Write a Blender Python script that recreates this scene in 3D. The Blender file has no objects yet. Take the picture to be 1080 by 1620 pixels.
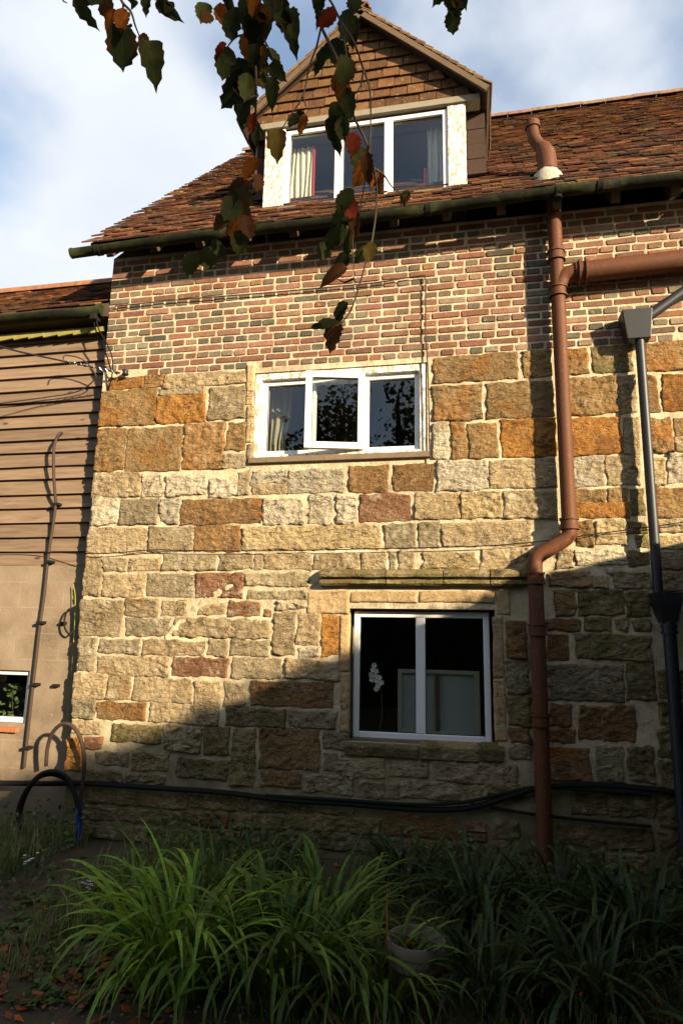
import bpy, bmesh, math, random
from mathutils import Vector, Matrix, noise
RND = random.Random(7)
SC = bpy.context.scene
COL = SC.collection

# ------------------------------------------------------------------ camera
ROT = ((0.9804661932, 0.1959283757, 0.0172660232),
       (-0.0196814218, 0.1850743157, -0.9825274242),
       (-0.1957004997, 0.9629951035, 0.1853152588))      # rows: right, down, forward
FPX = 1020.0
CAMP = Vector((0, -5, 1.62))
cd = bpy.data.cameras.new('camera'); cam = bpy.data.objects.new('camera', cd); COL.objects.link(cam)
r_, d_, f_ = [Vector(v) for v in ROT]
cam.matrix_world = Matrix(((r_.x, -d_.x, -f_.x, CAMP.x), (r_.y, -d_.y, -f_.y, CAMP.y), (r_.z, -d_.z, -f_.z, CAMP.z), (0, 0, 0, 1)))
cd.sensor_fit = 'HORIZONTAL'; cd.sensor_width = 36; cd.lens = FPX / 1080 * 36
cd.clip_start = 0.05; cd.clip_end = 500
SC.camera = cam

# ------------------------------------------------------------------ sky, sun, exposure
SUN_T, SUN_K = 1.30, 0.546         # metres sideways and down for each metre towards the wall
SUN_AZ = math.atan(SUN_T); SUN_EL = math.atan(SUN_K * math.cos(SUN_AZ))
SKY_STRENGTH, SUN_STRENGTH, EXPOSURE = 0.088, 5.0, 1.5
world = bpy.data.worlds.new('World'); SC.world = world; world.use_nodes = True
wt = world.node_tree; wt.nodes.clear()
def wn(t, **k):
    n = wt.nodes.new(t)
    for a, b in k.items(): setattr(n, a, b)
    return n
sky = wn('ShaderNodeTexSky', sky_type='NISHITA', sun_disc=False)
sky.sun_elevation = SUN_EL; sky.sun_rotation = math.pi - SUN_AZ; sky.air_density = 1.2; sky.dust_density = 0.6; sky.ozone_density = 2.0
skm = wn('ShaderNodeVectorMath', operation='SCALE'); wt.links.new(sky.outputs[0], skm.inputs[0]); skm.inputs[3].default_value = SKY_STRENGTH
tc = wn('ShaderNodeTexCoord'); sx = wn('ShaderNodeSeparateXYZ'); wt.links.new(tc.outputs['Generated'], sx.inputs[0])
zm = wn('ShaderNodeMath', operation='MAXIMUM'); wt.links.new(sx.outputs[2], zm.inputs[0]); zm.inputs[1].default_value = 0.0
za = wn('ShaderNodeMath', operation='ADD'); wt.links.new(zm.outputs[0], za.inputs[0]); za.inputs[1].default_value = 0.35
dx = wn('ShaderNodeMath', operation='DIVIDE'); wt.links.new(sx.outputs[0], dx.inputs[0]); wt.links.new(za.outputs[0], dx.inputs[1])
dy = wn('ShaderNodeMath', operation='DIVIDE'); wt.links.new(sx.outputs[1], dy.inputs[0]); wt.links.new(za.outputs[0], dy.inputs[1])
cx = wn('ShaderNodeCombineXYZ'); wt.links.new(dx.outputs[0], cx.inputs[0]); wt.links.new(dy.outputs[0], cx.inputs[1])
cn = wn('ShaderNodeTexNoise'); cn.inputs['Scale'].default_value = 2.1; cn.inputs['Detail'].default_value = 7; cn.inputs['Roughness'].default_value = 0.47
cmap = wn('ShaderNodeMapping'); cmap.inputs['Location'].default_value = (3.1, 1.7, 0); wt.links.new(cx.outputs[0], cmap.inputs[0]); wt.links.new(cmap.outputs[0], cn.inputs['Vector'])
cr = wn('ShaderNodeValToRGB'); cr.color_ramp.elements[0].position = 0.40; cr.color_ramp.elements[1].position = 0.62
cr.color_ramp.elements[0].color = (0.10, 0.10, 0.10, 1); cr.color_ramp.interpolation = 'EASE'; wt.links.new(cn.outputs[0], cr.inputs[0])
cn2 = wn('ShaderNodeTexNoise'); cn2.inputs['Scale'].default_value = 4.0; cn2.inputs['Detail'].default_value = 5; wt.links.new(cmap.outputs[0], cn2.inputs['Vector'])
ccol = wn('ShaderNodeMix', data_type='RGBA'); wt.links.new(cn2.outputs[0], ccol.inputs[0])
ccol.inputs[6].default_value = (0.255, 0.28, 0.315, 1); ccol.inputs[7].default_value = (0.375, 0.39, 0.41, 1)
mx = wn('ShaderNodeMix', data_type='RGBA'); wt.links.new(cr.outputs[0], mx.inputs[0]); wt.links.new(skm.outputs[0], mx.inputs[6]); wt.links.new(ccol.outputs[2], mx.inputs[7])
bg = wn('ShaderNodeBackground'); wt.links.new(mx.outputs[2], bg.inputs[0]); bg.inputs[1].default_value = 1.0
wo = wn('ShaderNodeOutputWorld'); wt.links.new(bg.outputs[0], wo.inputs[0])
sl = bpy.data.lights.new('sun', 'SUN'); sl.energy = SUN_STRENGTH; sl.angle = math.radians(1.4); sl.color = (1.0, 0.81, 0.55)
sun = bpy.data.objects.new('sun', sl); COL.objects.link(sun)
sun.rotation_euler = Vector((-SUN_T, 1.0, -SUN_K)).to_track_quat('-Z', 'Y').to_euler(); sun.location = (14, -11, 9)
SC.view_settings.view_transform = 'Standard'; SC.view_settings.look = 'None'; SC.view_settings.exposure = EXPOSURE; SC.view_settings.gamma = 1
SC.render.engine = 'CYCLES'; SC.cycles.use_denoising = True; SC.cycles.max_bounces = 6; SC.cycles.transparent_max_bounces = 12

# ------------------------------------------------------------------ helpers
def ray(px, py): return r_ * ((px - 540) / FPX) + d_ * ((py - 810) / FPX) + f_
def P(px, py, Y=0.0):                      # photograph pixel -> point on the vertical plane Y
    d = ray(px, py); return CAMP + d * ((Y - CAMP.y) / d.y)
def G(px, py, z=0.0):                      # photograph pixel -> point on the level z
    d = ray(px, py); return CAMP + d * ((z - CAMP.z) / d.z)
def DP(px, py, depth): return CAMP + ray(px, py) * depth

WL = {}
def adopt(o, parent, loc):
    loc = Vector(loc); WL[o.name] = loc
    o.location = loc - WL[parent.name] if parent else loc
    if parent: o.parent = parent
def thing(name, label, cat, loc=(0, 0, 0), group=None, parent=None):
    o = bpy.data.objects.new(name, None); COL.objects.link(o); o.empty_display_size = 0.1
    adopt(o, parent, loc)
    if label: o['label'] = label
    if cat: o['category'] = cat
    if group: o['group'] = group
    return o
def node(name, parent, loc=(0, 0, 0), label=None): return thing(name, label, None, loc, None, parent)
def tag(o, label=None, cat=None, group=None, kind=None):
    if label: o['label'] = label
    if cat: o['category'] = cat
    if group: o['group'] = group
    if kind: o['kind'] = kind
    return o
def mesh_obj(name, me, parent=None, loc=(0, 0, 0)):
    o = bpy.data.objects.new(name, me); COL.objects.link(o); adopt(o, parent, loc); return o

class MB:
    def __init__(s): s.v = []; s.f = []; s.c = []
    def add(s, vs, fs, col=None):
        b = len(s.v); s.v += [tuple(v) for v in vs]; s.f += [tuple(i + b for i in f) for f in fs]
        if col is not None: s.c += [col] * len(vs)
        return s
    def box(s, x0, x1, y0, y1, z0, z1, col=None):
        return s.add([(x0, y0, z0), (x1, y0, z0), (x1, y1, z0), (x0, y1, z0), (x0, y0, z1), (x1, y0, z1), (x1, y1, z1), (x0, y1, z1)],
              [(0, 3, 2, 1), (4, 5, 6, 7), (0, 1, 5, 4), (1, 2, 6, 5), (2, 3, 7, 6), (3, 0, 4, 7)], col)
    def obox(s, c, ax, ay, az, col=None):   # oriented box, half-axes
        c = Vector(c); vs = []
        for k in (-1, 1):
            for i, j in ((-1, -1), (1, -1), (1, 1), (-1, 1)): vs.append(c + ax * i + ay * j + az * k)
        return s.add(vs, [(0, 3, 2, 1), (4, 5, 6, 7), (0, 1, 5, 4), (1, 2, 6, 5), (2, 3, 7, 6), (3, 0, 4, 7)], col)
    def tube(s, pts, r, seg=10, cap=True, col=None):
        pts = [Vector(p) for p in pts]; n = len(pts); rs = r if isinstance(r, (list, tuple)) else [r] * n
        vs = []; up = None
        for i, p in enumerate(pts):
            t = (pts[min(i + 1, n - 1)] - pts[max(i - 1, 0)]).normalized()
            if up is None: up = Vector((0, 0, 1)) if abs(t.z) < 0.9 else Vector((0, 1, 0))
            a = t.cross(up)
            if a.length < 1e-4: a = t.cross(Vector((1, 0.3, 0)))
            a.normalize(); b = a.cross(t).normalized(); up = b
            for k in range(seg):
                w = 2 * math.pi * k / seg; vs.append(p + (a * math.cos(w) + b * math.sin(w)) * rs[i])
        fs = [(i * seg + k, i * seg + (k + 1) % seg, (i + 1) * seg + (k + 1) % seg, (i + 1) * seg + k) for i in range(n - 1) for k in range(seg)]
        if cap: fs += [tuple(range(seg - 1, -1, -1)), tuple((n - 1) * seg + k for k in range(seg))]
        return s.add(vs, fs, col)
    def lathe(s, c, prof, seg=24):          # prof: (radius, z)
        c = Vector(c); vs = [c + Vector((r * math.cos(2 * math.pi * k / seg), r * math.sin(2 * math.pi * k / seg), z)) for r, z in prof for k in range(seg)]
        return s.add(vs, [(i * seg + k, i * seg + (k + 1) % seg, (i + 1) * seg + (k + 1) % seg, (i + 1) * seg + k) for i in range(len(prof) - 1) for k in range(seg)])
    def build(s, name, mat, parent=None, smooth=False, bevel=0, origin=None, kind=None, label=None):
        n = len(s.v)
        if origin is None:
            mn = [min(v[i] for v in s.v) for i in range(3)]; mxx = [max(v[i] for v in s.v) for i in range(3)]
            origin = Vector([(a + b) / 2 for a, b in zip(mn, mxx)])
        origin = Vector(origin)
        me = bpy.data.meshes.new(name); me.from_pydata([tuple(Vector(v) - origin) for v in s.v], [], s.f); me.update()
        if s.c:
            at = me.color_attributes.new('tint', 'FLOAT_COLOR', 'POINT')
            at.data.foreach_set('color', [x for c in s.c for x in c])
        if smooth:
            me.polygons.foreach_set('use_smooth', [True] * len(me.polygons))
        me.materials.append(mat)
        o = mesh_obj(name, me, parent, origin)
        if smooth == 'auto':
            m = o.modifiers.new('es', 'EDGE_SPLIT'); m.split_angle = math.radians(40)
        if bevel:
            m = o.modifiers.new('bev', 'BEVEL'); m.width = bevel; m.segments = 2; m.limit_method = 'ANGLE'
        if kind: o['kind'] = kind
        if label: o['label'] = label
        return o
def spline(pts, n=8):
    pts = [Vector(p) for p in pts]; out = []
    q = [pts[0] * 2 - pts[1]] + pts + [pts[-1] * 2 - pts[-2]]
    for i in range(1, len(q) - 2):
        for k in range(n):
            t = k / n; a, b, c, d = q[i - 1], q[i], q[i + 1], q[i + 2]
            out.append(0.5 * ((2 * b) + (c - a) * t + (2 * a - 5 * b + 4 * c - d) * t * t + (3 * b - a - 3 * c + d) * t ** 3))
    return out + [pts[-1]]

# ------------------------------------------------------------------ materials
def material(name):
    m = bpy.data.materials.new(name); m.use_nodes = True; nt = m.node_tree; nt.nodes.clear()
    return m, nt
class NT:
    def __init__(s, nt): s.nt = nt
    def n(s, t, ins=None, **k):
        x = s.nt.nodes.new(t)
        for a, b in k.items(): setattr(x, a, b)
        for a, b in (ins or {}).items():
            if hasattr(b, 'is_linked') or isinstance(b, bpy.types.NodeSocket): s.nt.links.new(b, x.inputs[a])
            else: x.inputs[a].default_value = b
        return x
    def noise(s, vec, scale, detail=4, rough=0.55, dist=0):
        return s.n('ShaderNodeTexNoise', {'Vector': vec, 'Scale': scale, 'Detail': detail, 'Roughness': rough, 'Distortion': dist}).outputs[0]
    def ramp(s, fac, stops):
        x = s.n('ShaderNodeValToRGB', {0: fac}); e = x.color_ramp.elements
        while len(e) > 1: e.remove(e[-1])
        e[0].position = stops[0][0]; e[0].color = (*stops[0][1], 1)
        for p, c in stops[1:]:
            k = e.new(p); k.color = (*c, 1)
        return x.outputs[0]
    def step(s, fac, a, b): return s.n('ShaderNodeMapRange', {0: fac, 1: a, 2: b}, interpolation_type='SMOOTHSTEP').outputs[0]
    def mix(s, f, a, b, mode='MIX'):
        return s.n('ShaderNodeMix', {0: f, 6: a if not isinstance(a, tuple) else (*a, 1), 7: b if not isinstance(b, tuple) else (*b, 1)}, data_type='RGBA', blend_type=mode).outputs[2]
    def math(s, op, a, b=0.0): return s.n('ShaderNodeMath', {0: a, 1: b}, operation=op).outputs[0]
    def pos(s): return s.n('ShaderNodeNewGeometry').outputs['Position']
    def map(s, v, rot=(0, 0, 0), sc=(1, 1, 1), loc=(0, 0, 0)):
        return s.n('ShaderNodeMapping', {0: v, 1: loc, 2: rot, 3: sc}).outputs[0]
    def bump(s, h, strength, dist, normal=None):
        i = {'Strength': strength, 'Distance': dist, 'Height': h}
        if normal is not None: i['Normal'] = normal
        return s.n('ShaderNodeBump', i).outputs[0]
    def out(s, color, rough=0.9, normal=None, metal=0, spec=0.3):
        i = {'Base Color': color if not isinstance(color, tuple) else (*color, 1), 'Roughness': rough, 'Metallic': metal, 'Specular IOR Level': spec}
        if normal is not None: i['Normal'] = normal
        b = s.n('ShaderNodeBsdfPrincipled', i); o = s.n('ShaderNodeOutputMaterial'); s.nt.links.new(b.outputs[0], o.inputs[0]); return b
def plain(name, col, rough=0.6, var=0.15, scale=12, bump=0.0, bscale=60, metal=0, spec=0.3, dirt=None, dirt_amt=(0.55, 0.75)):
    m, nt = material(name); t = NT(nt); p = t.pos()
    f = t.noise(p, scale, 5)
    c = t.mix(f, tuple(x * (1 - var) for x in col), tuple(min(1, x * (1 + var)) for x in col))
    if dirt: c = t.mix(t.step(t.noise(p, scale * 0.6, 7, 0.65), *dirt_amt), c, dirt)
    nrm = t.bump(t.noise(p, bscale, 4), bump, 0.01) if bump else None
    t.out(c, rough, nrm, metal, spec); return m

STONE_ALB = 0.80
def stone_mat(name, a, b, c, stain=(0.52, 0.72), tool=0.9, moss=0.0, smear=0.3):
    m, nt = material(name); t = NT(nt); p = t.pos()
    rnd = t.n('ShaderNodeObjectInfo').outputs['Random']
    q = t.n('ShaderNodeVectorMath', {0: p, 1: t.n('ShaderNodeCombineXYZ', {0: t.math('MULTIPLY', rnd, 13.0), 2: t.math('MULTIPLY', rnd, 7.0)}).outputs[0]}, operation='ADD').outputs[0]
    q = t.n('ShaderNodeVectorMath', {0: q, 3: t.math('ADD', t.math('MULTIPLY', t.math('FRACT', t.math('MULTIPLY', rnd, 7.3)), 0.75), 0.65)}, operation='SCALE').outputs[0]
    a, b, c = [tuple(x * STONE_ALB for x in k) for k in (a, b, c)]
    n1 = t.noise(q, 5.5, 7, 0.62); n2 = t.noise(q, 2.6, 4, 0.5, 0.6); n3 = t.noise(q, 55, 5, 0.7)
    col = t.mix(t.step(n1, 0.3, 0.7), a, b)
    col = t.mix(t.math('MULTIPLY', t.step(n2, *stain), 0.85), col, c)
    col = t.mix(t.step(n3, 0.42, 0.72), col, t.mix(1.0, col, (0.62, 0.58, 0.52), 'MULTIPLY'))
    col = t.mix(1.0, col, t.ramp(rnd, [(0, (0.80, 0.80, 0.80)), (1, (1.12, 1.1, 1.06))]), 'MULTIPLY')
    lich = t.step(t.noise(q, 24, 6, 0.7), 0.62, 0.7)
    col = t.mix(t.math('MULTIPLY', lich, 0.35), col, (0.40, 0.36, 0.27))
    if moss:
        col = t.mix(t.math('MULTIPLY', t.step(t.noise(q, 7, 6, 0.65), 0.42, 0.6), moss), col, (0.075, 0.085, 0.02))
    sm = t.math('MULTIPLY', t.step(t.noise(p, 8, 7, 0.68, 0.5), 0.54, 0.66), smear)      # lime smeared over the faces, soot running across stones
    col = t.mix(sm, col, (0.44, 0.385, 0.275))
    col = t.mix(t.math('MULTIPLY', t.step(t.noise(t.map(p, sc=(2.2, 1, 1.1)), 1.6, 6, 0.6), 0.54, 0.74), 0.45), col, t.mix(1.0, col, (0.58, 0.52, 0.44), 'MULTIPLY'))
    # diagonal tooling: stretched noise, one of two slants by stone
    m1 = t.map(q, (0, math.radians(42), 0), (12, 20, 40)); m2 = t.map(q, (0, math.radians(-35), 0), (13, 20, 42))
    tn = t.n('ShaderNodeMix', {0: t.step(rnd, 0.45, 0.55), 2: t.noise(m1, 1.0, 5, 0.62, 0.9), 3: t.noise(m2, 1.0, 5, 0.62, 0.9)}).outputs[0]
    pit = t.step(t.noise(q, 30, 3, 0.5, 0.4), 0.40, 0.62)
    b1 = t.bump(tn, tool, 0.035)
    b2 = t.bump(pit, 0.45 * tool, 0.012, t.bump(t.noise(q, 60, 6, 0.75), 0.7 * min(1, tool + .3), 0.012, b1))
    col = t.mix(t.math('MULTIPLY', t.step(tn, 0.46, 0.36), 0.55 * tool), col, t.mix(1.0, col, (0.45, 0.40, 0.34), 'MULTIPLY'))   # colour darkened in the low parts of the tool marks
    cn_ = t.noise(t.map(q, sc=(2.4, 4, 6.5)), 1.3, 5, 0.6, 1.0)
    ck = t.math('MULTIPLY', t.step(t.math('ABSOLUTE', t.math('SUBTRACT', cn_, 0.5)), 0.020, 0.006), t.step(t.noise(q, 3.3, 3), 0.46, 0.58))    # cracks and opened beds
    col = t.mix(t.math('MULTIPLY', ck, 0.75), col, (0.045, 0.030, 0.016))
    b2 = t.bump(ck, -0.8, 0.02, b2)
    t.out(col, 0.93, b2, 0, 0.15); return m
ST = {
 't': stone_mat('stone_tan', (0.36, 0.272, 0.150), (0.48, 0.382, 0.235), (0.38, 0.225, 0.09), (0.58, 0.76), 0.9, 0, 0.6),
 'y': stone_mat('stone_yellow', (0.44, 0.335, 0.170), (0.54, 0.435, 0.245), (0.46, 0.26, 0.07), (0.58, 0.72), 0.9, 0, 0.5),
 'c': stone_mat('stone_ochre', (0.275, 0.175, 0.076), (0.365, 0.248, 0.115), (0.34, 0.16, 0.043), (0.46, 0.66), 0.9, 0, 0.2),
 'o': stone_mat('stone_orange', (0.36, 0.160, 0.035), (0.44, 0.225, 0.065), (0.25, 0.11, 0.035), (0.56, 0.7), 0.9, 0, 0.15),
 'b': stone_mat('stone_brown', (0.23, 0.130, 0.052), (0.33, 0.200, 0.088), (0.36, 0.160, 0.04), (0.52, 0.7), 0.9, 0, 0.35),
 'r': stone_mat('stone_red', (0.24, 0.115, 0.06), (0.33, 0.185, 0.105), (0.40, 0.27, 0.16), (0.52, 0.66), 0.9, 0, 0.5),
 'w': stone_mat('stone_pale', (0.48, 0.41, 0.285), (0.64, 0.575, 0.44), (0.42, 0.32, 0.18), (0.56, 0.72), 1.0, 0, 0.6),
 'g': stone_mat('stone_grey', (0.32, 0.258, 0.155), (0.42, 0.350, 0.225), (0.32, 0.21, 0.095), (0.58, 0.74), 0.9, 0, 0.7),
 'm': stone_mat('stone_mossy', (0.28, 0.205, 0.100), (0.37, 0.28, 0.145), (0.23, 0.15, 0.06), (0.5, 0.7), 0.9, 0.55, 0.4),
 'd': stone_mat('stone_dressed', (0.42, 0.295, 0.150), (0.50, 0.37, 0.205), (0.40, 0.24, 0.09), (0.6, 0.75), 0.3, 0, 0.3),
}
HOODM = stone_mat('stone_hood', (0.24, 0.175, 0.09), (0.32, 0.25, 0.13), (0.20, 0.13, 0.05), (0.5, 0.7), 0.6, 0.45)
def mortar_mat():
    m, nt = material('lime_mortar'); t = NT(nt); p = t.pos()
    c = t.ramp(t.noise(p, 9, 6, 0.6), [(0.25, (0.30, 0.24, 0.145)), (0.5, (0.49, 0.415, 0.28)), (0.8, (0.60, 0.53, 0.385))])
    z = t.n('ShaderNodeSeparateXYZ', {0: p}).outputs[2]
    damp_shade = t.math('MULTIPLY', t.step(t.math('ADD', z, t.math('MULTIPLY', t.noise(p, 3, 5), 0.9)), 1.55, 0.6), 0.85)   # wet, mossy joints at the foot, raised to darken the shaded lower wall too
    c = t.mix(damp_shade, c, (0.11, 0.10, 0.045))
    c = t.mix(t.math('MULTIPLY', t.step(t.noise(p, 26, 6, 0.7), 0.58, 0.7), 0.5), c, (0.24, 0.19, 0.115))
    c = t.mix(1.0, c, t.ramp(t.noise(t.map(p, sc=(1, 1, 1.6)), 1.9, 7, 0.65), [(0.32, (0.66, 0.63, 0.60)), (0.6, (1.05, 1.04, 1.03))]), 'MULTIPLY')
    b = t.bump(t.noise(p, 45, 6, 0.7), 0.9, 0.012, t.bump(t.noise(p, 14, 4), 0.7, 0.02))
    t.out(c, 0.95, b, 0, 0.1); return m
MORTAR = mortar_mat()
def brick_mat(name, use_attr):
    m, nt = material(name); t = NT(nt); p = t.pos()
    base = t.n('ShaderNodeVertexColor', layer_name='tint').outputs[0] if use_attr else t.n('ShaderNodeObjectInfo').outputs['Color']
    f = t.noise(p, 30, 6, 0.65)
    c = t.mix(1.0, base, t.ramp(f, [(0.25, (0.68, 0.68, 0.68)), (0.75, (1.25, 1.22, 1.18))]), 'MULTIPLY')
    c = t.mix(t.math('MULTIPLY', t.step(t.noise(p, 22, 6, 0.7), 0.60, 0.68), 0.6), c, (0.38, 0.32, 0.23))
    c = t.mix(1.0, c, t.ramp(t.noise(t.map(p, sc=(1, 1, 1.6)), 1.9, 7, 0.65), [(0.3, (0.62, 0.60, 0.58)), (0.6, (1.08, 1.06, 1.04))]), 'MULTIPLY')
    t.out(c, 0.92, t.bump(t.noise(p, 90, 5, 0.7), 0.7, 0.006), 0, 0.15); return m
BRICK, BRICK_S = brick_mat('brick', False), brick_mat('brick_joined', True)
def tile_mat(name, cols, attr=True, lichen=0.5):
    m, nt = material(name); t = NT(nt); p = t.pos()
    base = t.n('ShaderNodeVertexColor', layer_name='tint').outputs[0] if attr else t.n('ShaderNodeObjectInfo').outputs['Color']
    c = t.mix(1.0, base, t.ramp(t.noise(p, 14, 6, 0.65), [(0.25, (0.6, 0.6, 0.6)), (0.75, (1.35, 1.3, 1.2))]), 'MULTIPLY')
    c = t.mix(t.math('MULTIPLY', t.step(t.noise(p, 20, 6, 0.7), 0.6, 0.68), lichen), c, cols)
    t.out(c, 0.9, t.bump(t.noise(p, 80, 5, 0.7), 0.6, 0.006), 0, 0.2); return m
TILE = tile_mat('clay_roof_tile', (0.33, 0.27, 0.13))
HTILE = tile_mat('clay_hanging_tile', (0.36, 0.29, 0.17), False, 0.75)
UPVC = plain('white_plastic', (0.66, 0.66, 0.65), 0.35, 0.04, 6, 0.05, 30, spec=0.5, dirt=(0.42, 0.40, 0.34), dirt_amt=(0.66, 0.85))
def peel_mat():
    m, nt = material('peeling_white_paint'); t = NT(nt); p = t.pos()
    q = t.map(p, sc=(3.2, 3, 1))
    f = t.step(t.noise(q, 13, 8, 0.75), 0.495, 0.535)
    c = t.mix(f, t.mix(t.noise(p, 8, 4), (0.62, 0.59, 0.53), (0.72, 0.70, 0.66)), t.mix(t.noise(p, 40), (0.25, 0.19, 0.12), (0.42, 0.36, 0.26)))
    t.out(c, 0.7, t.bump(f, -0.6, 0.004), 0, 0.3); return m
PEEL = peel_mat()
DARKWOOD = plain('dark_eaves_timber', (0.055, 0.038, 0.024), 0.85, 0.35, 9, 0.4, 70)
SILLWOOD = plain('weathered_sill', (0.15, 0.11, 0.072), 0.85, 0.3, 9, 0.5, 60, dirt=(0.08, 0.075, 0.035))
def iron_mat():
    m, nt = material('brown_iron_paint'); t = NT(nt); p = t.pos()
    c = t.mix(t.noise(t.map(p, sc=(16, 16, 1.2)), 1.5, 6, 0.65), (0.055, 0.021, 0.010), (0.122, 0.042, 0.015))
    c = t.mix(t.math('MULTIPLY', t.step(t.noise(p, 28, 6, 0.7), 0.58, 0.66), 0.7), c, (0.16, 0.062, 0.022))
    c = t.mix(t.math('MULTIPLY', t.step(t.noise(p, 11, 6, 0.7), 0.60, 0.70), 0.5), c, (0.13, 0.085, 0.055))
    t.out(c, 0.62, t.bump(t.noise(p, 70, 5, 0.7), 0.3, 0.006), 0, 0.22); return m
IRON = iron_mat()
GREYP = plain('grey_plastic', (0.011, 0.0125, 0.015), 0.5, 0.15, 6, 0.05, 50, spec=0.45)
BLACKP = plain('black_plastic', (0.012, 0.012, 0.013), 0.45, 0.2, 20, 0.05, 50, spec=0.4)
GUTTER = plain('mossy_gutter', (0.009, 0.0095, 0.006), 0.8, 0.3, 9, 0.4, 50, spec=0.1, dirt=(0.022, 0.026, 0.007), dirt_amt=(0.45, 0.65))
ROOM = plain('room_plaster', (0.16, 0.13, 0.10), 0.95, 0.1, 3)
EARTH = plain('garden_earth', (0.055, 0.038, 0.023), 0.97, 0.4, 11, 1.0, 34, dirt=(0.045, 0.05, 0.018), dirt_amt=(0.45, 0.62))
def board_mat():
    m, nt = material('weathered_board'); t = NT(nt); p = t.pos()
    rnd = t.n('ShaderNodeObjectInfo').outputs['Random']
    q = t.n('ShaderNodeVectorMath', {0: t.map(p, sc=(1.3, 8, 22)), 1: t.n('ShaderNodeCombineXYZ', {0: t.math('MULTIPLY', rnd, 40.0)}).outputs[0]}, operation='ADD').outputs[0]
    g = t.noise(q, 1.6, 7, 0.65, 0.8)
    c = t.ramp(g, [(0.25, (0.105, 0.068, 0.044)), (0.5, (0.175, 0.122, 0.082)), (0.75, (0.235, 0.172, 0.120))])
    c = t.mix(1.0, c, t.ramp(rnd, [(0, (0.78, 0.76, 0.74)), (1, (1.15, 1.13, 1.1))]), 'MULTIPLY')
    v = t.n('ShaderNodeTexVoronoi', {'Vector': t.map(p, sc=(2.2, 0, 5.6)), 'Scale': 1.0, 'Randomness': 1.0}).outputs[0]
    c = t.mix(t.math('MULTIPLY', t.step(v, 0.10, 0.04), 0.85), c, (0.045, 0.022, 0.012))
    c = t.mix(t.math('MULTIPLY', t.step(t.noise(p, 2.2, 4), 0.58, 0.75), 0.4), c, (0.10, 0.085, 0.06))
    t.out(c, 0.85, t.bump(g, 0.35, 0.006), 0, 0.2); return m
BOARD = board_mat()
def render_mat():
    m, nt = material('old_wall_render'); t = NT(nt); p = t.pos()
    c = t.ramp(t.noise(p, 3.2, 7, 0.65), [(0.25, (0.11, 0.082, 0.056)), (0.5, (0.20, 0.152, 0.105)), (0.8, (0.265, 0.21, 0.15))])
    c = t.mix(t.step(t.noise(p, 34, 5, 0.7), 0.66, 0.72), c, (0.56, 0.50, 0.40))
    bk = t.n('ShaderNodeTexBrick', {'Vector': t.map(p, (math.radians(90), 0, 0)), 'Scale': 1.0, 'Mortar Size': 0.006, 'Mortar Smooth': 0.6, 'Brick Width': 0.44, 'Row Height': 0.225})
    j = t.math('MULTIPLY', bk.outputs[1], t.step(t.noise(p, 4, 4), 0.4, 0.6))
    c = t.mix(t.math('MULTIPLY', j, 0.22), c, (0.40, 0.34, 0.26))
    t.out(c, 0.93, t.bump(t.noise(p, 60, 6, 0.7), 0.5, 0.008), 0, 0.15); return m
RENDER = render_mat()
def glass_mat():
    m, nt = material('window_glass'); t = NT(nt)
    fr = t.n('ShaderNodeFresnel', {0: 1.5})
    f2 = t.math('MULTIPLY', t.math('MULTIPLY', fr.outputs[0], 2.3), t.math('SUBTRACT', 1.0, t.n('ShaderNodeNewGeometry').outputs['Backfacing']))
    nz = t.bump(t.noise(t.pos(), 3.0, 2), 0.03, 0.02)
    gl = t.n('ShaderNodeBsdfGlossy', {'Roughness': 0.004, 'Normal': nz}); tr = t.n('ShaderNodeBsdfTransparent', {0: (0.90, 0.93, 0.91, 1)})
    ms = t.n('ShaderNodeMixShader', {0: f2, 1: tr.outputs[0], 2: gl.outputs[0]}); o = t.n('ShaderNodeOutputMaterial', {0: ms.outputs[0]}); return m
GLASS = glass_mat()
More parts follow.
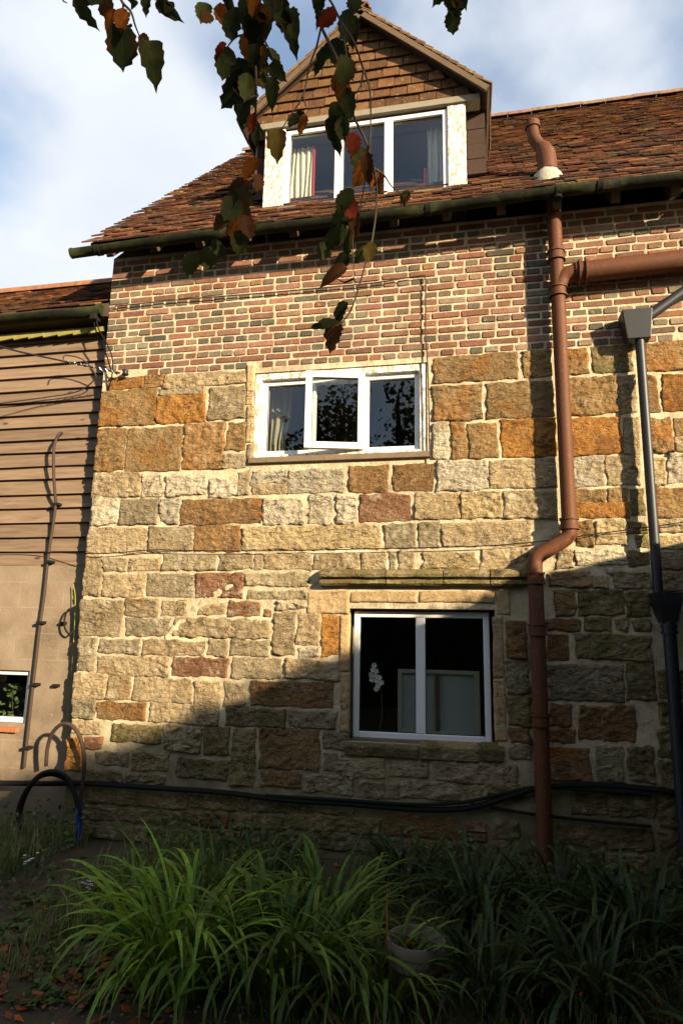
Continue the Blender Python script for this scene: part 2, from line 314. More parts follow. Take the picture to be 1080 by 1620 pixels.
def leaf_mat(name, rough=0.5, trans=0.35, strap=False):
    m, nt = material(name); t = NT(nt); p = t.pos()
    base = t.n('ShaderNodeObjectInfo').outputs['Color']
    xyz = t.n('ShaderNodeSeparateXYZ', {0: t.n('ShaderNodeTexCoord').outputs['Object']}); ax = t.math('ABSOLUTE', xyz.outputs[0])
    c = t.mix(1.0, base, t.ramp(t.noise(p, 40, 5, 0.65), [(0.3, (0.55, 0.60, 0.55)), (0.7, (1.3, 1.22, 1.2))]), 'MULTIPLY')
    if strap:
        tip = t.math('MULTIPLY', t.step(t.math('ADD', t.math('ABSOLUTE', xyz.outputs[1]), t.math('MULTIPLY', t.noise(p, 9, 4), 0.5)), 0.78, 0.98), 0.8)
        c = t.mix(tip, c, (0.17, 0.105, 0.04))
        c = t.mix(t.math('MULTIPLY', t.step(t.noise(p, 30, 5, 0.7), 0.62, 0.68), 0.6), c, (0.12, 0.09, 0.03))
    else:
        rib = t.step(ax, 0.022, 0.008)
        wv = t.math('ABSOLUTE', t.math('SUBTRACT', t.math('FRACT', t.math('MULTIPLY', t.math('SUBTRACT', xyz.outputs[1], t.math('MULTIPLY', ax, 0.9)), 9.0)), 0.5))
        vein = t.math('MAXIMUM', rib, t.math('MULTIPLY', t.step(wv, 0.09, 0.02), 0.5))
        c = t.mix(t.math('MULTIPLY', vein, 0.45), c, t.mix(1.0, c, (1.9, 1.8, 1.3), 'MULTIPLY'))
        edge = t.step(t.math('ADD', ax, t.math('MULTIPLY', t.noise(p, 45, 5, 0.7), 0.5)), 0.46, 0.60)
        c = t.mix(t.math('MULTIPLY', edge, 0.7), c, (0.055, 0.022, 0.008))
    b = t.n('ShaderNodeBsdfPrincipled', {'Base Color': c, 'Roughness': rough, 'Specular IOR Level': 0.2 if strap else 0.06})
    tl = t.n('ShaderNodeBsdfTranslucent', {0: c})
    ms = t.n('ShaderNodeMixShader', {0: trans, 1: b.outputs[0], 2: tl.outputs[0]}); t.n('ShaderNodeOutputMaterial', {0: ms.outputs[0]}); return m
LEAF = leaf_mat('tree_leaf', 0.75, 0.55)
BLADE = leaf_mat('strap_leaf', 0.42, 0.3, True)
def attr_leaf(name, trans=0.3):
    m, nt = material(name); t = NT(nt)
    c = t.n('ShaderNodeVertexColor', layer_name='tint').outputs[0]
    b = t.n('ShaderNodeBsdfPrincipled', {'Base Color': c, 'Roughness': 0.6, 'Specular IOR Level': 0.25}); tl = t.n('ShaderNodeBsdfTranslucent', {0: c})
    ms = t.n('ShaderNodeMixShader', {0: trans, 1: b.outputs[0], 2: tl.outputs[0]}); t.n('ShaderNodeOutputMaterial', {0: ms.outputs[0]}); return m
TINTLEAF = attr_leaf('small_foliage')
BARK = plain('bark', (0.045, 0.032, 0.022), 0.9, 0.35, 18, 0.8, 40)

# ================================================================== LARGE STRUCTURE
# ---- ground
bm = MB(); N = 70; xs = [-60 + 120 * i / N for i in range(N + 1)]
def gz(x, y):
    return 0.035 * noise.noise(Vector((x * 0.9, y * 0.9, 3))) + 0.015 * noise.noise(Vector((x * 4, y * 4, 1)))
fine = [-4.5 + 0.09 * i for i in range(75)]; gx = [-60, -25, -10] + fine + [4, 10, 25, 60]
gy = [-60, -25, -12, -7] + [-5.5 + 0.09 * i for i in range(64)] + [3, 12, 30, 60]
vs = [(x, y, gz(x, y)) for y in gy for x in gx]; w = len(gx)
bm.add(vs, [(j * w + i, j * w + i + 1, (j + 1) * w + i + 1, (j + 1) * w + i) for j in range(len(gy) - 1) for i in range(w - 1)])
tag(bm.build('ground', EARTH, smooth=True, origin=(0, 0, 0)), 'dark bare garden earth at the foot of the house', None, None, 'structure')

# ---- the stone house
WX0, WX1, EAVE = -3.25, 4.5, 5.06
house = thing('stone_house', 'old house of golden stone and red brick with tiled roof and dormer', 'house', (-0.7, 0, 0))
def wall_holes(mb, x0, x1, z0, z1, holes, y, depth):
    X = sorted({x0, x1, *[v for h in holes for v in h[:2]]}); Z = sorted({z0, z1, *[v for h in holes for v in h[2:]]})
    for i in range(len(X) - 1):
        for j in range(len(Z) - 1):
            a, b, c, d = X[i], X[i + 1], Z[j], Z[j + 1]
            if any(a >= h[0] - 1e-6 and b <= h[1] + 1e-6 and c >= h[2] - 1e-6 and d <= h[3] + 1e-6 for h in holes): continue
            mb.add([(a, y, c), (b, y, c), (b, y, d), (a, y, d)], [(0, 1, 2, 3)])
    for a, b, c, d in holes:
        e = y + depth
        mb.add([(a, y, c), (b, y, c), (b, y, d), (a, y, d), (a, e, c), (b, e, c), (b, e, d), (a, e, d)], [(0, 4, 5, 1), (1, 5, 6, 2), (2, 6, 7, 3), (3, 7, 4, 0)])
UW = (-1.80, -0.325, 3.03, 3.82)          # upper window opening
LW = (-0.945, 0.165, 0.825, 1.815)        # lower window opening
mb = MB(); wall_holes(mb, WX0, WX1, -0.3, EAVE, [UW, LW], 0.0, 0.35)
mb.add([(WX0, 0, -0.3), (WX0, 7, -0.3), (WX0, 7, EAVE), (WX0, 3.45, 8.95), (WX0, 0, EAVE)], [(4, 3, 2, 1, 0)])
mb.add([(WX1, 0, -0.3), (WX1, 7, -0.3), (WX1, 7, EAVE), (WX1, 3.45, 8.95), (WX1, 0, EAVE)], [(0, 1, 2, 3, 4)])
mb.add([(WX0, 7, -0.3), (WX1, 7, -0.3), (WX1, 7, EAVE), (WX0, 7, EAVE)], [(3, 2, 1, 0)])
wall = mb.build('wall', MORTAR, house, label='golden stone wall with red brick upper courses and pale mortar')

def interior(mb, x0, x1, z0, z1, y0=0.36, y1=3.0, hole=None):   # room shell seen from inside, opening towards the window
    v = [(x0, y0, z0), (x1, y0, z0), (x1, y1, z0), (x0, y1, z0), (x0, y0, z1), (x1, y0, z1), (x1, y1, z1), (x0, y1, z1)]
    mb.add(v, [(0, 1, 2, 3), (7, 6, 5, 4), (3, 2, 6, 7), (0, 3, 7, 4), (1, 5, 6, 2)])
    wall_holes(mb, x0, x1, z0, z1, [hole], y0, 0.005)
mb = MB(); interior(mb, -2.6, 0.6, 2.35, 4.7, 0.351, 3.2, UW); mb.build('upper_room', ROOM, house)
mb = MB(); interior(mb, -2.6, 0.9, 0.05, 2.25, 0.351, 3.2, LW); mb.build('lower_room', ROOM, house)

# ---- stones of the wall, read course by course (photograph pixels on the wall plane)
STONES = """172 595 228 615 o|230 593 259 613 c|261 589 389 611 t|251 613 324 624 g|159 616 247 674 c|249 626 325 669 o|330 611 389 665 t
151 678 199 746 c|201 675 288 745 c|291 669 355 742 b|359 669 389 713 c|353 718 389 742 g
146 749 222 786 t|224 751 259 785 w|262 750 327 785 w|332 758 375 786 w|377 746 396 784 g|399 745 453 763 w|399 766 453 783 t|457 742 543 781 w
146 788 187 831 w|190 790 250 829 g|255 790 284 828 w|287 788 413 829 b|417 788 483 829 w|490 785 528 829 w|531 782 565 829 w
551 736 615 779 b|622 733 687 776 b|569 782 649 826 r|655 779 726 823 t
139 834 232 877 t|235 832 304 872 t|308 831 380 872 b|383 832 603 869 y|607 830 657 868 g|662 827 696 867 g|699 825 838 864 t
131 880 161 944 t|164 882 200 904 g|203 882 254 904 t|257 876 342 903 g|346 875 400 902 t|403 875 415 902 t|418 875 493 902 t|496 875 568 902 t|572 874 611 903 t|614 874 627 904 g|630 873 657 904 t|669 871 753 902 y|760 867 838 903 t
164 907 229 945 t|232 908 307 945 g|310 907 384 947 r|389 906 490 926 g|391 934 486 949 g
126 949 195 1006 t|199 947 251 976 t|256 950 294 974 t|314 956 357 973 t|361 952 413 975 r|418 967 429 977 r|436 951 484 965 w|276 979 427 1009 t|200 979 270 1006 g
432 969 467 1036 t|470 969 506 1020 t|509 974 536 1038 o|472 1024 505 1040 w
124 1010 151 1061 g|157 1011 221 1034 g|227 1013 324 1036 t|329 1012 360 1037 g|364 1013 425 1039 g|155 1039 266 1069 t|272 1041 360 1072 r|366 1042 445 1074 g|452 1045 536 1076 t
117 1066 168 1106 t|171 1067 207 1107 t|211 1072 304 1112 t|308 1080 349 1118 t|355 1079 389 1119 t|397 1080 527 1121 b
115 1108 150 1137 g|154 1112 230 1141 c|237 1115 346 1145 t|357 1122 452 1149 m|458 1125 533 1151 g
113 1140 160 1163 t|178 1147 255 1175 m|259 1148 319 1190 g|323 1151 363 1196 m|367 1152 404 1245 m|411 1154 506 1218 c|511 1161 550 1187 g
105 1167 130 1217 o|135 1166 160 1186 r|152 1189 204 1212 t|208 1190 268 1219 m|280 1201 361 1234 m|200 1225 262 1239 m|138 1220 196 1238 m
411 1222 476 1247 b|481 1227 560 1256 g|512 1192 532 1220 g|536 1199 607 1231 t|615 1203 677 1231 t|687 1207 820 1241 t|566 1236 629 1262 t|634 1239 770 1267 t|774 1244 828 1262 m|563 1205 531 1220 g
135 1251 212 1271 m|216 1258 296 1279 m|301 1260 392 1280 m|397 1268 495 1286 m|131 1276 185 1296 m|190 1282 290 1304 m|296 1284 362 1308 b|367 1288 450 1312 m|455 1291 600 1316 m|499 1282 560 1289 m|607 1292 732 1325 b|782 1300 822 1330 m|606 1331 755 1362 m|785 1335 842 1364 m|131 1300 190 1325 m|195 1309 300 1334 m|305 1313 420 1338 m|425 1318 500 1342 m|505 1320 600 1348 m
686 561 820 603 c|825 554 872 598 c|894 550 931 593 c|936 547 1000 590 m|1019 539 1100 586 c
684 609 763 665 c|769 604 874 662 c|898 597 975 656 c|978 594 1006 654 t|1021 592 1041 652 c|1046 591 1100 650 o
683 669 710 727 w|713 667 738 725 c|741 668 787 725 c|791 664 880 722 o|903 659 982 719 o|986 659 1012 719 t|1026 660 1063 716 c|1067 660 1100 689 c|1067 692 1100 714 t
690 728 771 774 w|774 726 880 772 t|905 723 955 769 w|958 721 1014 769 t|1031 724 1052 767 y|1056 718 1100 766 w
730 779 792 821 y|795 776 880 820 t|909 774 958 794 c|960 773 994 797 c|910 796 995 820 o|999 773 1018 817 m|1036 772 1100 818 c
910 824 938 863 c|942 823 990 860 y|993 825 1022 844 m|1005 847 1026 868 m|1040 823 1100 842 t|1041 846 1100 868 y
880 871 905 900 t|910 871 992 896 w|995 873 1028 895 m|1044 873 1100 900 t|869 905 933 929 t|936 913 962 931 t|957 900 969 910 w|971 904 1030 931 t|1046 904 1100 936 t
877 933 910 974 c|913 934 985 974 m|989 936 1027 975 m|863 978 918 998 c|922 978 970 1000 m|973 979 995 998 t|1000 979 1027 1000 m|865 1005 898 1044 b|910 1004 1031 1045 m
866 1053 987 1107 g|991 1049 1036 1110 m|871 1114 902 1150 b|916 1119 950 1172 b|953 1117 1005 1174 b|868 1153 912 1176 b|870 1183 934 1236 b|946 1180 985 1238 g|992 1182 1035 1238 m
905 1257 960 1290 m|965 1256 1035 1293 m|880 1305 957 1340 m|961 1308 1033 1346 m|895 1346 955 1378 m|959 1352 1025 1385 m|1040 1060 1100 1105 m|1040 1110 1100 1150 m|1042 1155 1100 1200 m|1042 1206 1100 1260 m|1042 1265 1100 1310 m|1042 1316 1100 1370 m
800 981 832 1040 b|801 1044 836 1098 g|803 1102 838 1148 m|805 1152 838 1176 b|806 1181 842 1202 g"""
DRESS = [(487, 935, 552, 971, 'd'), (555, 936, 659, 953, 'd'), (664, 936, 782, 953, 'd'), (785, 932, 805, 972, 'd'), (538, 974, 552, 1062, 'd'), (538, 1065, 552, 1158, 'd'),
         (781, 976, 796, 1072, 'd'), (783, 1075, 800, 1172, 'd'), (391, 578, 401, 640, 'd'), (391, 643, 400, 700, 'y'), (391, 703, 399, 728, 't')]
SRECT = []
def fbm(p, o=4): return noise.fractal(p, 1.0, 2.0, o)
def make_stone(x0, x1, z0, z1, cls, proud=0.012, rough=1.0, name='stone'):
    x0 -= .007; x1 += .007; z0 -= .006; z1 += .006
    w, h = x1 - x0, z1 - z0; cxx, czz = (x0 + x1) / 2, (z0 + z1) / 2
    seed = Vector((RND.uniform(-50, 50), RND.uniform(-50, 50), 0))
    def ticks(L):
        n = max(2, int(round(L / 0.015))); t = [0, min(0.004, L * .06), min(0.011, L * .16)]
        return t + [0.011 + (L - 0.022) * i / n for i in range(1, n)] + [L - min(0.011, L * .16), L - min(0.004, L * .06), L] if L > 0.06 else [0, L * .12, L * .35, L * .65, L * .88, L]
    tx, tz = ticks(w), ticks(h); nx, nz = len(tx), len(tz)
    j = 0.010 * rough; cor = [(RND.uniform(-j, j), RND.uniform(-j, j)) for _ in range(4)]; tilt = RND.uniform(-1, 1) * 0.006; tiltz = RND.uniform(-1, 1) * 0.006
    r = min(0.012 * (0.4 + 0.6 * rough), w * 0.3, h * 0.3); rb = RND.choice([0.7, 1, 1.2, 1.5]); sd = RND.choice([-1, 1, 1, .4])
    vs = []
    for b, z in enumerate(tz):
        for a, x in enumerate(tx):
            u, v = x / w, z / h; lx, lz = x - w / 2, z - h / 2
            qx, qz = abs(lx) - (w / 2 - r), abs(lz) - (h / 2 - r)
            if qx > 0 and qz > 0:
                L = math.hypot(qx, qz)
                if L > r: lx = math.copysign(w / 2 - r + qx / L * r, lx); lz = math.copysign(h / 2 - r + qz / L * r, lz)
            ox = (cor[0][0] * (1 - u) + cor[1][0] * u) * (1 - v) + (cor[2][0] * (1 - u) + cor[3][0] * u) * v
            oz = (cor[0][1] * (1 - u) + cor[1][1] * u) * (1 - v) + (cor[2][1] * (1 - u) + cor[3][1] * u) * v
            p = Vector((lx, lz, 0)) + seed
            e = min(x, w - x, z, h - z)
            wob = 0.017 * rough * fbm(p * 11, 3) * max(0, 1 - e / 0.04)
            dxx = wob if min(x, w - x) < 0.04 else 0; dzz = wob if min(z, h - z) < 0.04 else 0
            y = -proud + tilt * (u - .5) * 2 + tiltz * (v - .5) * 2
            y += rough * (0.010 * rb * fbm(p * 7, 3) + 0.011 * rb * fbm(Vector((p.x * 14 + p.y * sd * 12, p.y * 24 - p.x * sd * 16, 4)), 3) + 0.006 * fbm(p * 38, 2))
            y = min(y, -0.002 - .004 * rough)
            if e < 0.011: y = y + (0.010 - y) * (1 - e / 0.011) ** 2.0
            vs.append((lx + ox + dxx, y, lz + oz + dzz))
    fs = [(b * nx + a, b * nx + a + 1, (b + 1) * nx + a + 1, (b + 1) * nx + a) for b in range(nz - 1) for a in range(nx - 1)]
    me = bpy.data.meshes.new(name); me.from_pydata(vs, [], fs); me.polygons.foreach_set('use_smooth', [True] * len(fs)); me.materials.append(ST[cls])
    return mesh_obj(name, me, wall, (cxx, 0, czz))
def px_rect(x0, y0, x1, y1):
    if x1 < x0: x0, x1 = x1, x0
    mxp, myp = (x0 + x1) / 2, (y0 + y1) / 2
    return P(x0, myp).x, P(x1, myp).x, P(mxp, y1).z, P(mxp, y0).z
for part in STONES.replace('\n', '|').split('|'):
    a = part.split(); X0, X1, Z0, Z1 = px_rect(*map(float, a[:4])); SRECT.append((X0, X1, Z0, Z1))
    make_stone(X0, X1, Z0, Z1, a[4], RND.uniform(0.006, 0.017), 1.25 if a[4] in 'wy' else 1.0)
for a in DRESS:
    X0, X1, Z0, Z1 = px_rect(*a[:4]); SRECT.append((X0, X1, Z0, Z1)); make_stone(X0, X1, Z0, Z1, a[4], 0.014, 0.35)
# lowest courses, half buried behind the plants
for z0, z1 in ((-0.02, 0.13), (0.14, 0.26)):
    x = WX0 + 0.05
    while x < 1.9:
        w = RND.uniform(0.22, 0.55)
        if not any(x < s[1] and x + w > s[0] and z0 < s[3] - .01 and z1 > s[2] + .01 for s in SRECT): make_stone(x, x + w - 0.02, z0, z1, 'm', 0.01)
        x += w
for q in ((738, 1301, 768, 1316), (738, 1319, 771, 1332)):
    X0, X1, Z0, Z1 = px_rect(*q); make_stone(X0, X1, Z0, Z1, 'r', 0.012, 0.5)

# old roof line scar: a ragged ribbon of mortar across the stones
pts = spline([P(394, 903), P(350, 935), P(318, 958), P(290, 980), P(262, 1008)], 8); vs = []; n_ = len(pts)
for i, p in enumerate(pts):
    tdir = (pts[min(i + 1, n_ - 1)] - pts[max(i - 1, 0)]).normalized(); sdv = Vector((-tdir.z, 0, tdir.x)); hwd = (0.035 + .012 * noise.noise(Vector((i * .6, 0, 0)))) * (1 if 2 < i < n_ - 3 else .5)
    for k, (u, y) in enumerate(((-1.3, .012), (-.7, -.008), (0, -.017), (.7, -.010), (1.3, .012))):
        q = p + sdv * (u * hwd * (1 + .4 * noise.noise(Vector((i * .9, k, 3))))); vs.append((q.x, y + .020 * noise.noise(Vector((i * .8, k * 1.3, 7))), q.z))
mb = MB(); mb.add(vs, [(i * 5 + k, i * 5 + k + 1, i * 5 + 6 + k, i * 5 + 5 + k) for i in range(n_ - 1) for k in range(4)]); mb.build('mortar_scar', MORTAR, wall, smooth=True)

# ---- bricks (alternate courses of stretchers and headers)
BCOL = [((0.165, 0.080, 0.052), 4), ((0.195, 0.108, 0.076), 4), ((0.145, 0.078, 0.055), 3), ((0.118, 0.086, 0.060), 3), ((0.085, 0.078, 0.058), 2), ((0.145, 0.122, 0.090), 2), ((0.20, 0.105, 0.055), 1), ((0.20, 0.138, 0.098), 2)]
def brick_mesh(L, H):
    seed = RND.random() * 50; vs = []
    def ring(inset, y, ch):
        hx, hz = L / 2 - inset, H / 2 - inset
        for k, (x, z) in enumerate(((-hx + ch, -hz), (hx - ch, -hz), (hx, -hz + ch), (hx, hz - ch), (hx - ch, hz), (-hx + ch, hz), (-hx, hz - ch), (-hx, -hz + ch))):
            vs.append((x + 0.006 * noise.noise(Vector((seed, k * 1.7, inset * 90))), y + 0.002 * noise.noise(Vector((seed, k * 2.3, 9))), z + 0.005 * noise.noise(Vector((seed + 5, k * 1.7, inset * 90)))))
    ring(0, 0.014, 0.006); ring(0.001, -0.004, 0.006); ring(0.004, -0.007, 0.006)
    fs = [(r * 8 + k, r * 8 + (k + 1) % 8, r * 8 + 8 + (k + 1) % 8, r * 8 + 8 + k) for r in (0, 1) for k in range(8)] + [tuple(range(16, 24))]
    return vs, fs
SL, HL, BH, CH = 0.219, 0.103, 0.0505, 0.0653
variants = {}
for key, L in (('s', SL), ('h', HL)):
    variants[key] = []
    for i in range(7):
        vs, fs = brick_mesh(L, BH); me = bpy.data.meshes.new('brick'); me.from_pydata(vs, [], fs); me.materials.append(BRICK); variants[key].append((me, vs, fs))
bricks = []; row = 0; z = 3.868 - 1 * CH
while z < EAVE - 0.02:
    key = 'sh'[row % 2]; pitch = 0.235 if key == 's' else 0.1177; L = SL if key == 's' else HL
    x = WX0 - (0.02 if row % 4 == 0 else 0.09 if row % 4 == 2 else 0.03)
    while x < WX1 and x < 2.0:
        a, b = max(x, WX0 + 0.004), x + L * RND.uniform(0.95, 1.02)
        zz = z + 0.006 * noise.noise(Vector((x * 0.8, row * .3, 0)))
        if b - a > 0.04 and not any(a < s[1] and b > s[0] and zz < s[3] and zz + BH > s[2] for s in SRECT) and not (a < UW[1] and b > UW[0] and zz < UW[3] + .008):
            bricks.append((a, b, zz, key))
        x += pitch + RND.uniform(-0.004, 0.004)
    row += 1; z += CH
def pick(table):
    tot = sum(w for _, w in table); r = RND.random() * tot
    for c, w in table:
        r -= w
        if r <= 0: return c
    return table[-1][0]
def bcol(key):
    c = pick(BCOL[:3] * 2 + BCOL[3:] if key == 's' else BCOL[:3] + BCOL[3:6] * 2 + BCOL[6:]); f = RND.uniform(0.88, 1.32); return (c[0] * f, c[1] * f * RND.uniform(.94, 1.06), c[2] * f, 1)
def seen(b):     # stretchers below the eaves shadow and nearest the viewer show largest
    return ((b[1] - b[0]) * (1.25 if b[0] > -0.5 else 1.0) if b[0] < 1.65 else 0) - (1 if b[2] > 4.85 else 0)
bricks.sort(key=seen, reverse=True)
sm = MB()
for i, (a, b, zz, key) in enumerate(bricks):
    me, vs, fs = RND.choice(variants[key]); L = SL if key == 's' else HL; sxx = (b - a) / L; c = bcol(key); yy = RND.uniform(-0.004, 0.004); rot = RND.uniform(-0.012, 0.012)
    ctr = Vector(((a + b) / 2, yy, zz + BH / 2))
    if i < 300:
        o = mesh_obj('brick', me, wall, ctr); o.scale = (sxx, 1, RND.uniform(0.92, 1.06)); o.rotation_euler = (0, rot, 0); o.color = c
    else:
        sm.add([ctr + Vector((v[0] * sxx, v[1], v[2])) for v in vs], fs, c)
sm.build('brickwork', BRICK_S, wall, kind='stuff')

# ---- roof
PITCH = math.radians(47); TP = math.tan(PITCH); EY, EZ = -0.275, 5.045      # lower edge of the tiles
RY = 3.42; RZ = EZ + (RY - EY) * TP
roof = node('roof', house, (0, 0, EZ), 'red brown clay tiled roof')
mb = MB(); x0, x1 = WX0 - 0.14, WX1
for s in (0,):
    mb.add([(x0 + .03, EY + .06, EZ - 0.01 + .06 * TP), (x1, EY + .06, EZ - 0.01 + .06 * TP), (x1, RY, RZ - 0.01), (x0 + .03, RY, RZ - 0.01), (x0 + .03, EY + .06, EZ - .05 + .06 * TP), (x1, EY + .06, EZ - .05 + .06 * TP), (x1, RY, RZ - .05), (x0 + .03, RY, RZ - .05)],
        [(0, 1, 2, 3), (7, 6, 5, 4), (0, 4, 5, 1), (0, 3, 7, 4), (1, 5, 6, 2), (2, 6, 7, 3)])
mb.add([(x0, RY, RZ - .01), (x1, RY, RZ - .01), (x1, 7.2, RZ - (7.2 - RY) * TP), (x0, 7.2, RZ - (7.2 - RY) * TP)], [(0, 1, 2, 3)])
mb.build('roof_boarding', DARKWOOD, roof)
def tile_field(mb, org, ux, us, un, nu, ns, tw, gauge, tl, th, cols, jit=1.0, keep=None):
    for j in range(ns):
        off = (0.5 if j % 2 else 0) * tw
        for i in range(-1, nu):
            c0 = org + ux * (i * tw + off) + us * (j * gauge)
            tw_ = tw
            if i * tw + off < -0.001:
                if j % 2 == 0: continue
                c0 = org + us * (j * gauge); tw_ = tw / 2
            if keep and not keep(c0): continue
            dn = RND.uniform(-0.006, 0.008) * jit; sl_ = RND.uniform(-0.008, 0.008) * jit; rt = RND.uniform(-0.02, 0.02) * jit
            a = ux * math.cos(rt) + us * math.sin(rt)
            lift = math.asin(min(0.9, th * 1.15 / gauge)) * 0.75 + RND.uniform(-0.01, 0.02) * jit
            b = (us * math.cos(lift) - un * math.sin(lift))
            nn = a.cross(b).normalized()
            ctr = c0 + a * (tw_ / 2) + b * (tl / 2) + us * sl_ + un * (dn + th * 1.7)
            f = RND.uniform(0.65, 1.3); c = pick(cols)
            mb.obox(ctr, a * (tw_ / 2 - 0.002), b * (tl / 2), nn * (th / 2), (c[0] * f, c[1] * f, c[2] * f, 1))
RCOL = [((0.088, 0.032, 0.015), 5), ((0.115, 0.043, 0.018), 4), ((0.050, 0.022, 0.013), 4), ((0.16, 0.075, 0.028), 2), ((0.07, 0.045, 0.022), 2)]
us = Vector((0, math.cos(PITCH), math.sin(PITCH))); un = Vector((0, -math.sin(PITCH), math.cos(PITCH))); ux = Vector((1, 0, 0))
mb = MB(); SLEN = (RY - EY) / math.cos(PITCH)
DX = (-1.95, 0.10)
tile_field(mb, Vector((WX0 - 0.15, EY, EZ)), ux, us, un, int((WX1 - WX0) / 0.165), int(SLEN / 0.098), 0.165, 0.098, 0.19, 0.013, RCOL, 1.3,
           keep=lambda c: not (DX[0] < c.x < DX[1] - .15 and c.y > 0.42 and c.y < 2.0))
mb.build('roof_tiles', TILE, roof, kind='stuff')
mb = MB(); x = WX0 - 0.12
def ridge_piece(mb, p, axis, L, r, col, up=Vector((0, 0, 1))):
    side = axis.cross(up).normalized(); vs = []; n = 8
    for e in (0, 1):
        for rr in (r, r - 0.014):
            for k in range(n + 1):
                w = math.pi * (0.02 + 0.96 * k / n); vs.append(p + axis * (L * e) + side * (math.cos(w) * rr) + up * (math.sin(w) * rr))
    m = n + 1; fs = []
    for k in range(n):
        fs += [(k, k + 1, 2 * m + k + 1, 2 * m + k), (m + k + 1, m + k, 3 * m + k, 3 * m + k + 1), (k + 1, k, m + k, m + k + 1), (2 * m + k, 2 * m + k + 1, 3 * m + k + 1, 3 * m + k)]
    fs += [(0, 2 * m, 3 * m, m), (n, m + n, 3 * m + n, 2 * m + n)]
    mb.add(vs, fs, col)
while x < WX1:
    rb = MB(); ridge_piece(rb, Vector((x, RY, RZ - 0.035 + RND.uniform(-.006, .006))), ux, 0.33, 0.115, (*[c * RND.uniform(.85, 1.2) for c in (0.16, 0.105, 0.07)], 1)); rb.build('ridge_tile', TILE, roof, smooth='auto'); x += 0.335

# ---- eaves: rafter feet, wall plate board, gutter
x = WX0 + 0.10
while x < 2.4:
    mb = MB(); sv = us * 1.0
    ctr = Vector((x, 0.10, EZ + (0.10 - EY) * TP - 0.118)); ctr += un * 0.012
    mb.obox(ctr, ux * 0.032, us * 0.50, un * 0.05)
    mb.build('rafter', DARKWOOD, house); x += 0.43
gut = node('gutter', house, (-0.8, -0.32, 5.0), 'mossy half round gutter along the main eaves')
GY, GR = -0.315, 0.056
def gz_(x): return 4.968 + 0.014 * (x + 3.3) + 0.010 * math.sin(x * 2.1)
def half_gutter(mb, x0, x1, y, zf, r, n=10, th=0.005):
    xs = [x0 + (x1 - x0) * i / 8 for i in range(9)]; vs = []
    for x in xs:
        for rr in (r, r - th):
            for k in range(n + 1):
                w = math.pi * (1 + k / n); vs.append((x, y + math.cos(w) * rr, zf(x) + math.sin(w) * rr))
    m = n + 1; s = 2 * m; fs = []
    for i in range(8):
        for k in range(n):
            fs += [(i * s + k, i * s + k + 1, (i + 1) * s + k + 1, (i + 1) * s + k), (i * s + m + k + 1, i * s + m + k, (i + 1) * s + m + k, (i + 1) * s + m + k + 1)]
        for k in (0, n): fs.append((i * s + k, (i + 1) * s + k, (i + 1) * s + m + k, i * s + m + k))
    for i in (0, 8):
        for k in range(n): fs.append((i * s + k, i * s + k + 1, i * s + m + k + 1, i * s + m + k))
    mb.add(vs, fs)
gx_ = [-3.47, -1.95, -0.28, 1.02, 2.6]
for a, b in zip(gx_, gx_[1:]):
    mb = MB(); half_gutter(mb, a, b, GY, gz_, GR); mb.build('gutter_length', GUTTER, gut, smooth=True)
for xj in (-3.2, -1.95, -0.28, 0.72, 1.02):
    mb = MB(); half_gutter(mb, xj - .022, xj + .022, GY, lambda x: gz_(x) - 0.001, GR + 0.007); mb.build('gutter_union', GUTTER, gut, smooth=True)
mb = MB(); mb.tube([(-3.472, GY, gz_(-3.47) - .012), (-3.464, GY, gz_(-3.47) - .012)], GR * 0.86, 14); mb.build('end_cap', GUTTER, gut)
mb = MB(); mb.tube([(0.71, GY, gz_(.71) - .03), (0.71, GY, gz_(.71) - .075)], 0.036, 12); mb.build('outlet', GUTTER, gut, smooth='auto')

# ---- hood mould over the lower window
def hood(xa, xb, name='hood_mould'):
    prof = [(0.02, 0.075), (-0.045, 0.07), (-0.085, 0.055), (-0.10, 0.03), (-0.095, 0.008), (-0.07, -0.004), (-0.055, -0.008), (-0.075, -0.022), (-0.075, -0.042), (-0.055, -0.055), (0.02, -0.058)]
    nx = 14; vs = []
    for i in range(nx + 1):
        x = xa + (xb - xa) * i / nx
        for k, (y, z) in enumerate(prof):
            q = Vector((x * 6, k * 0.7, 2)); vs.append((x, y + 0.006 * noise.noise(q), 2.045 + z + 0.006 * noise.noise(q + Vector((0, 9, 0)))))
    m = len(prof); fs = [(i * m + k, i * m + k + 1, (i + 1) * m + k + 1, (i + 1) * m + k) for i in range(nx) for k in range(m - 1)] + [tuple(range(m)), tuple(nx * m + k for k in range(m - 1, -1, -1))]
    b = MB(); b.add(vs, fs); b.build(name, HOODM, house)
hx = [P(508, 918).x, P(612, 918).x, P(702, 918).x, P(775, 918).x, P(836, 918).x]
for a, b in zip(hx, hx[1:]): hood(a + 0.004, b - 0.004)
# sill stones of the lower window
for q in ((546, 1177, 662, 1197), (665, 1178, 757, 1203), (761, 1180, 797, 1204)):
    X0, X1, Z0, Z1 = px_rect(*q)
    mb = MB(); mb.add([(X0, -0.03, Z0), (X1, -0.03, Z0), (X1, -0.045, Z1 - .02), (X0, -0.045, Z1 - .02), (X1, -0.02, Z1), (X0, -0.02, Z1), (X1, 0.14, Z1 + .022), (X0, 0.14, Z1 + .022), (X0, 0.14, Z0), (X1, 0.14, Z0)],
        [(0, 1, 2, 3), (3, 2, 4, 5), (5, 4, 6, 7), (0, 3, 5, 7, 8), (1, 9, 6, 4, 2), (8, 9, 1, 0)])
    mb.build('window_sill', ST['m'], house, bevel=0.008)

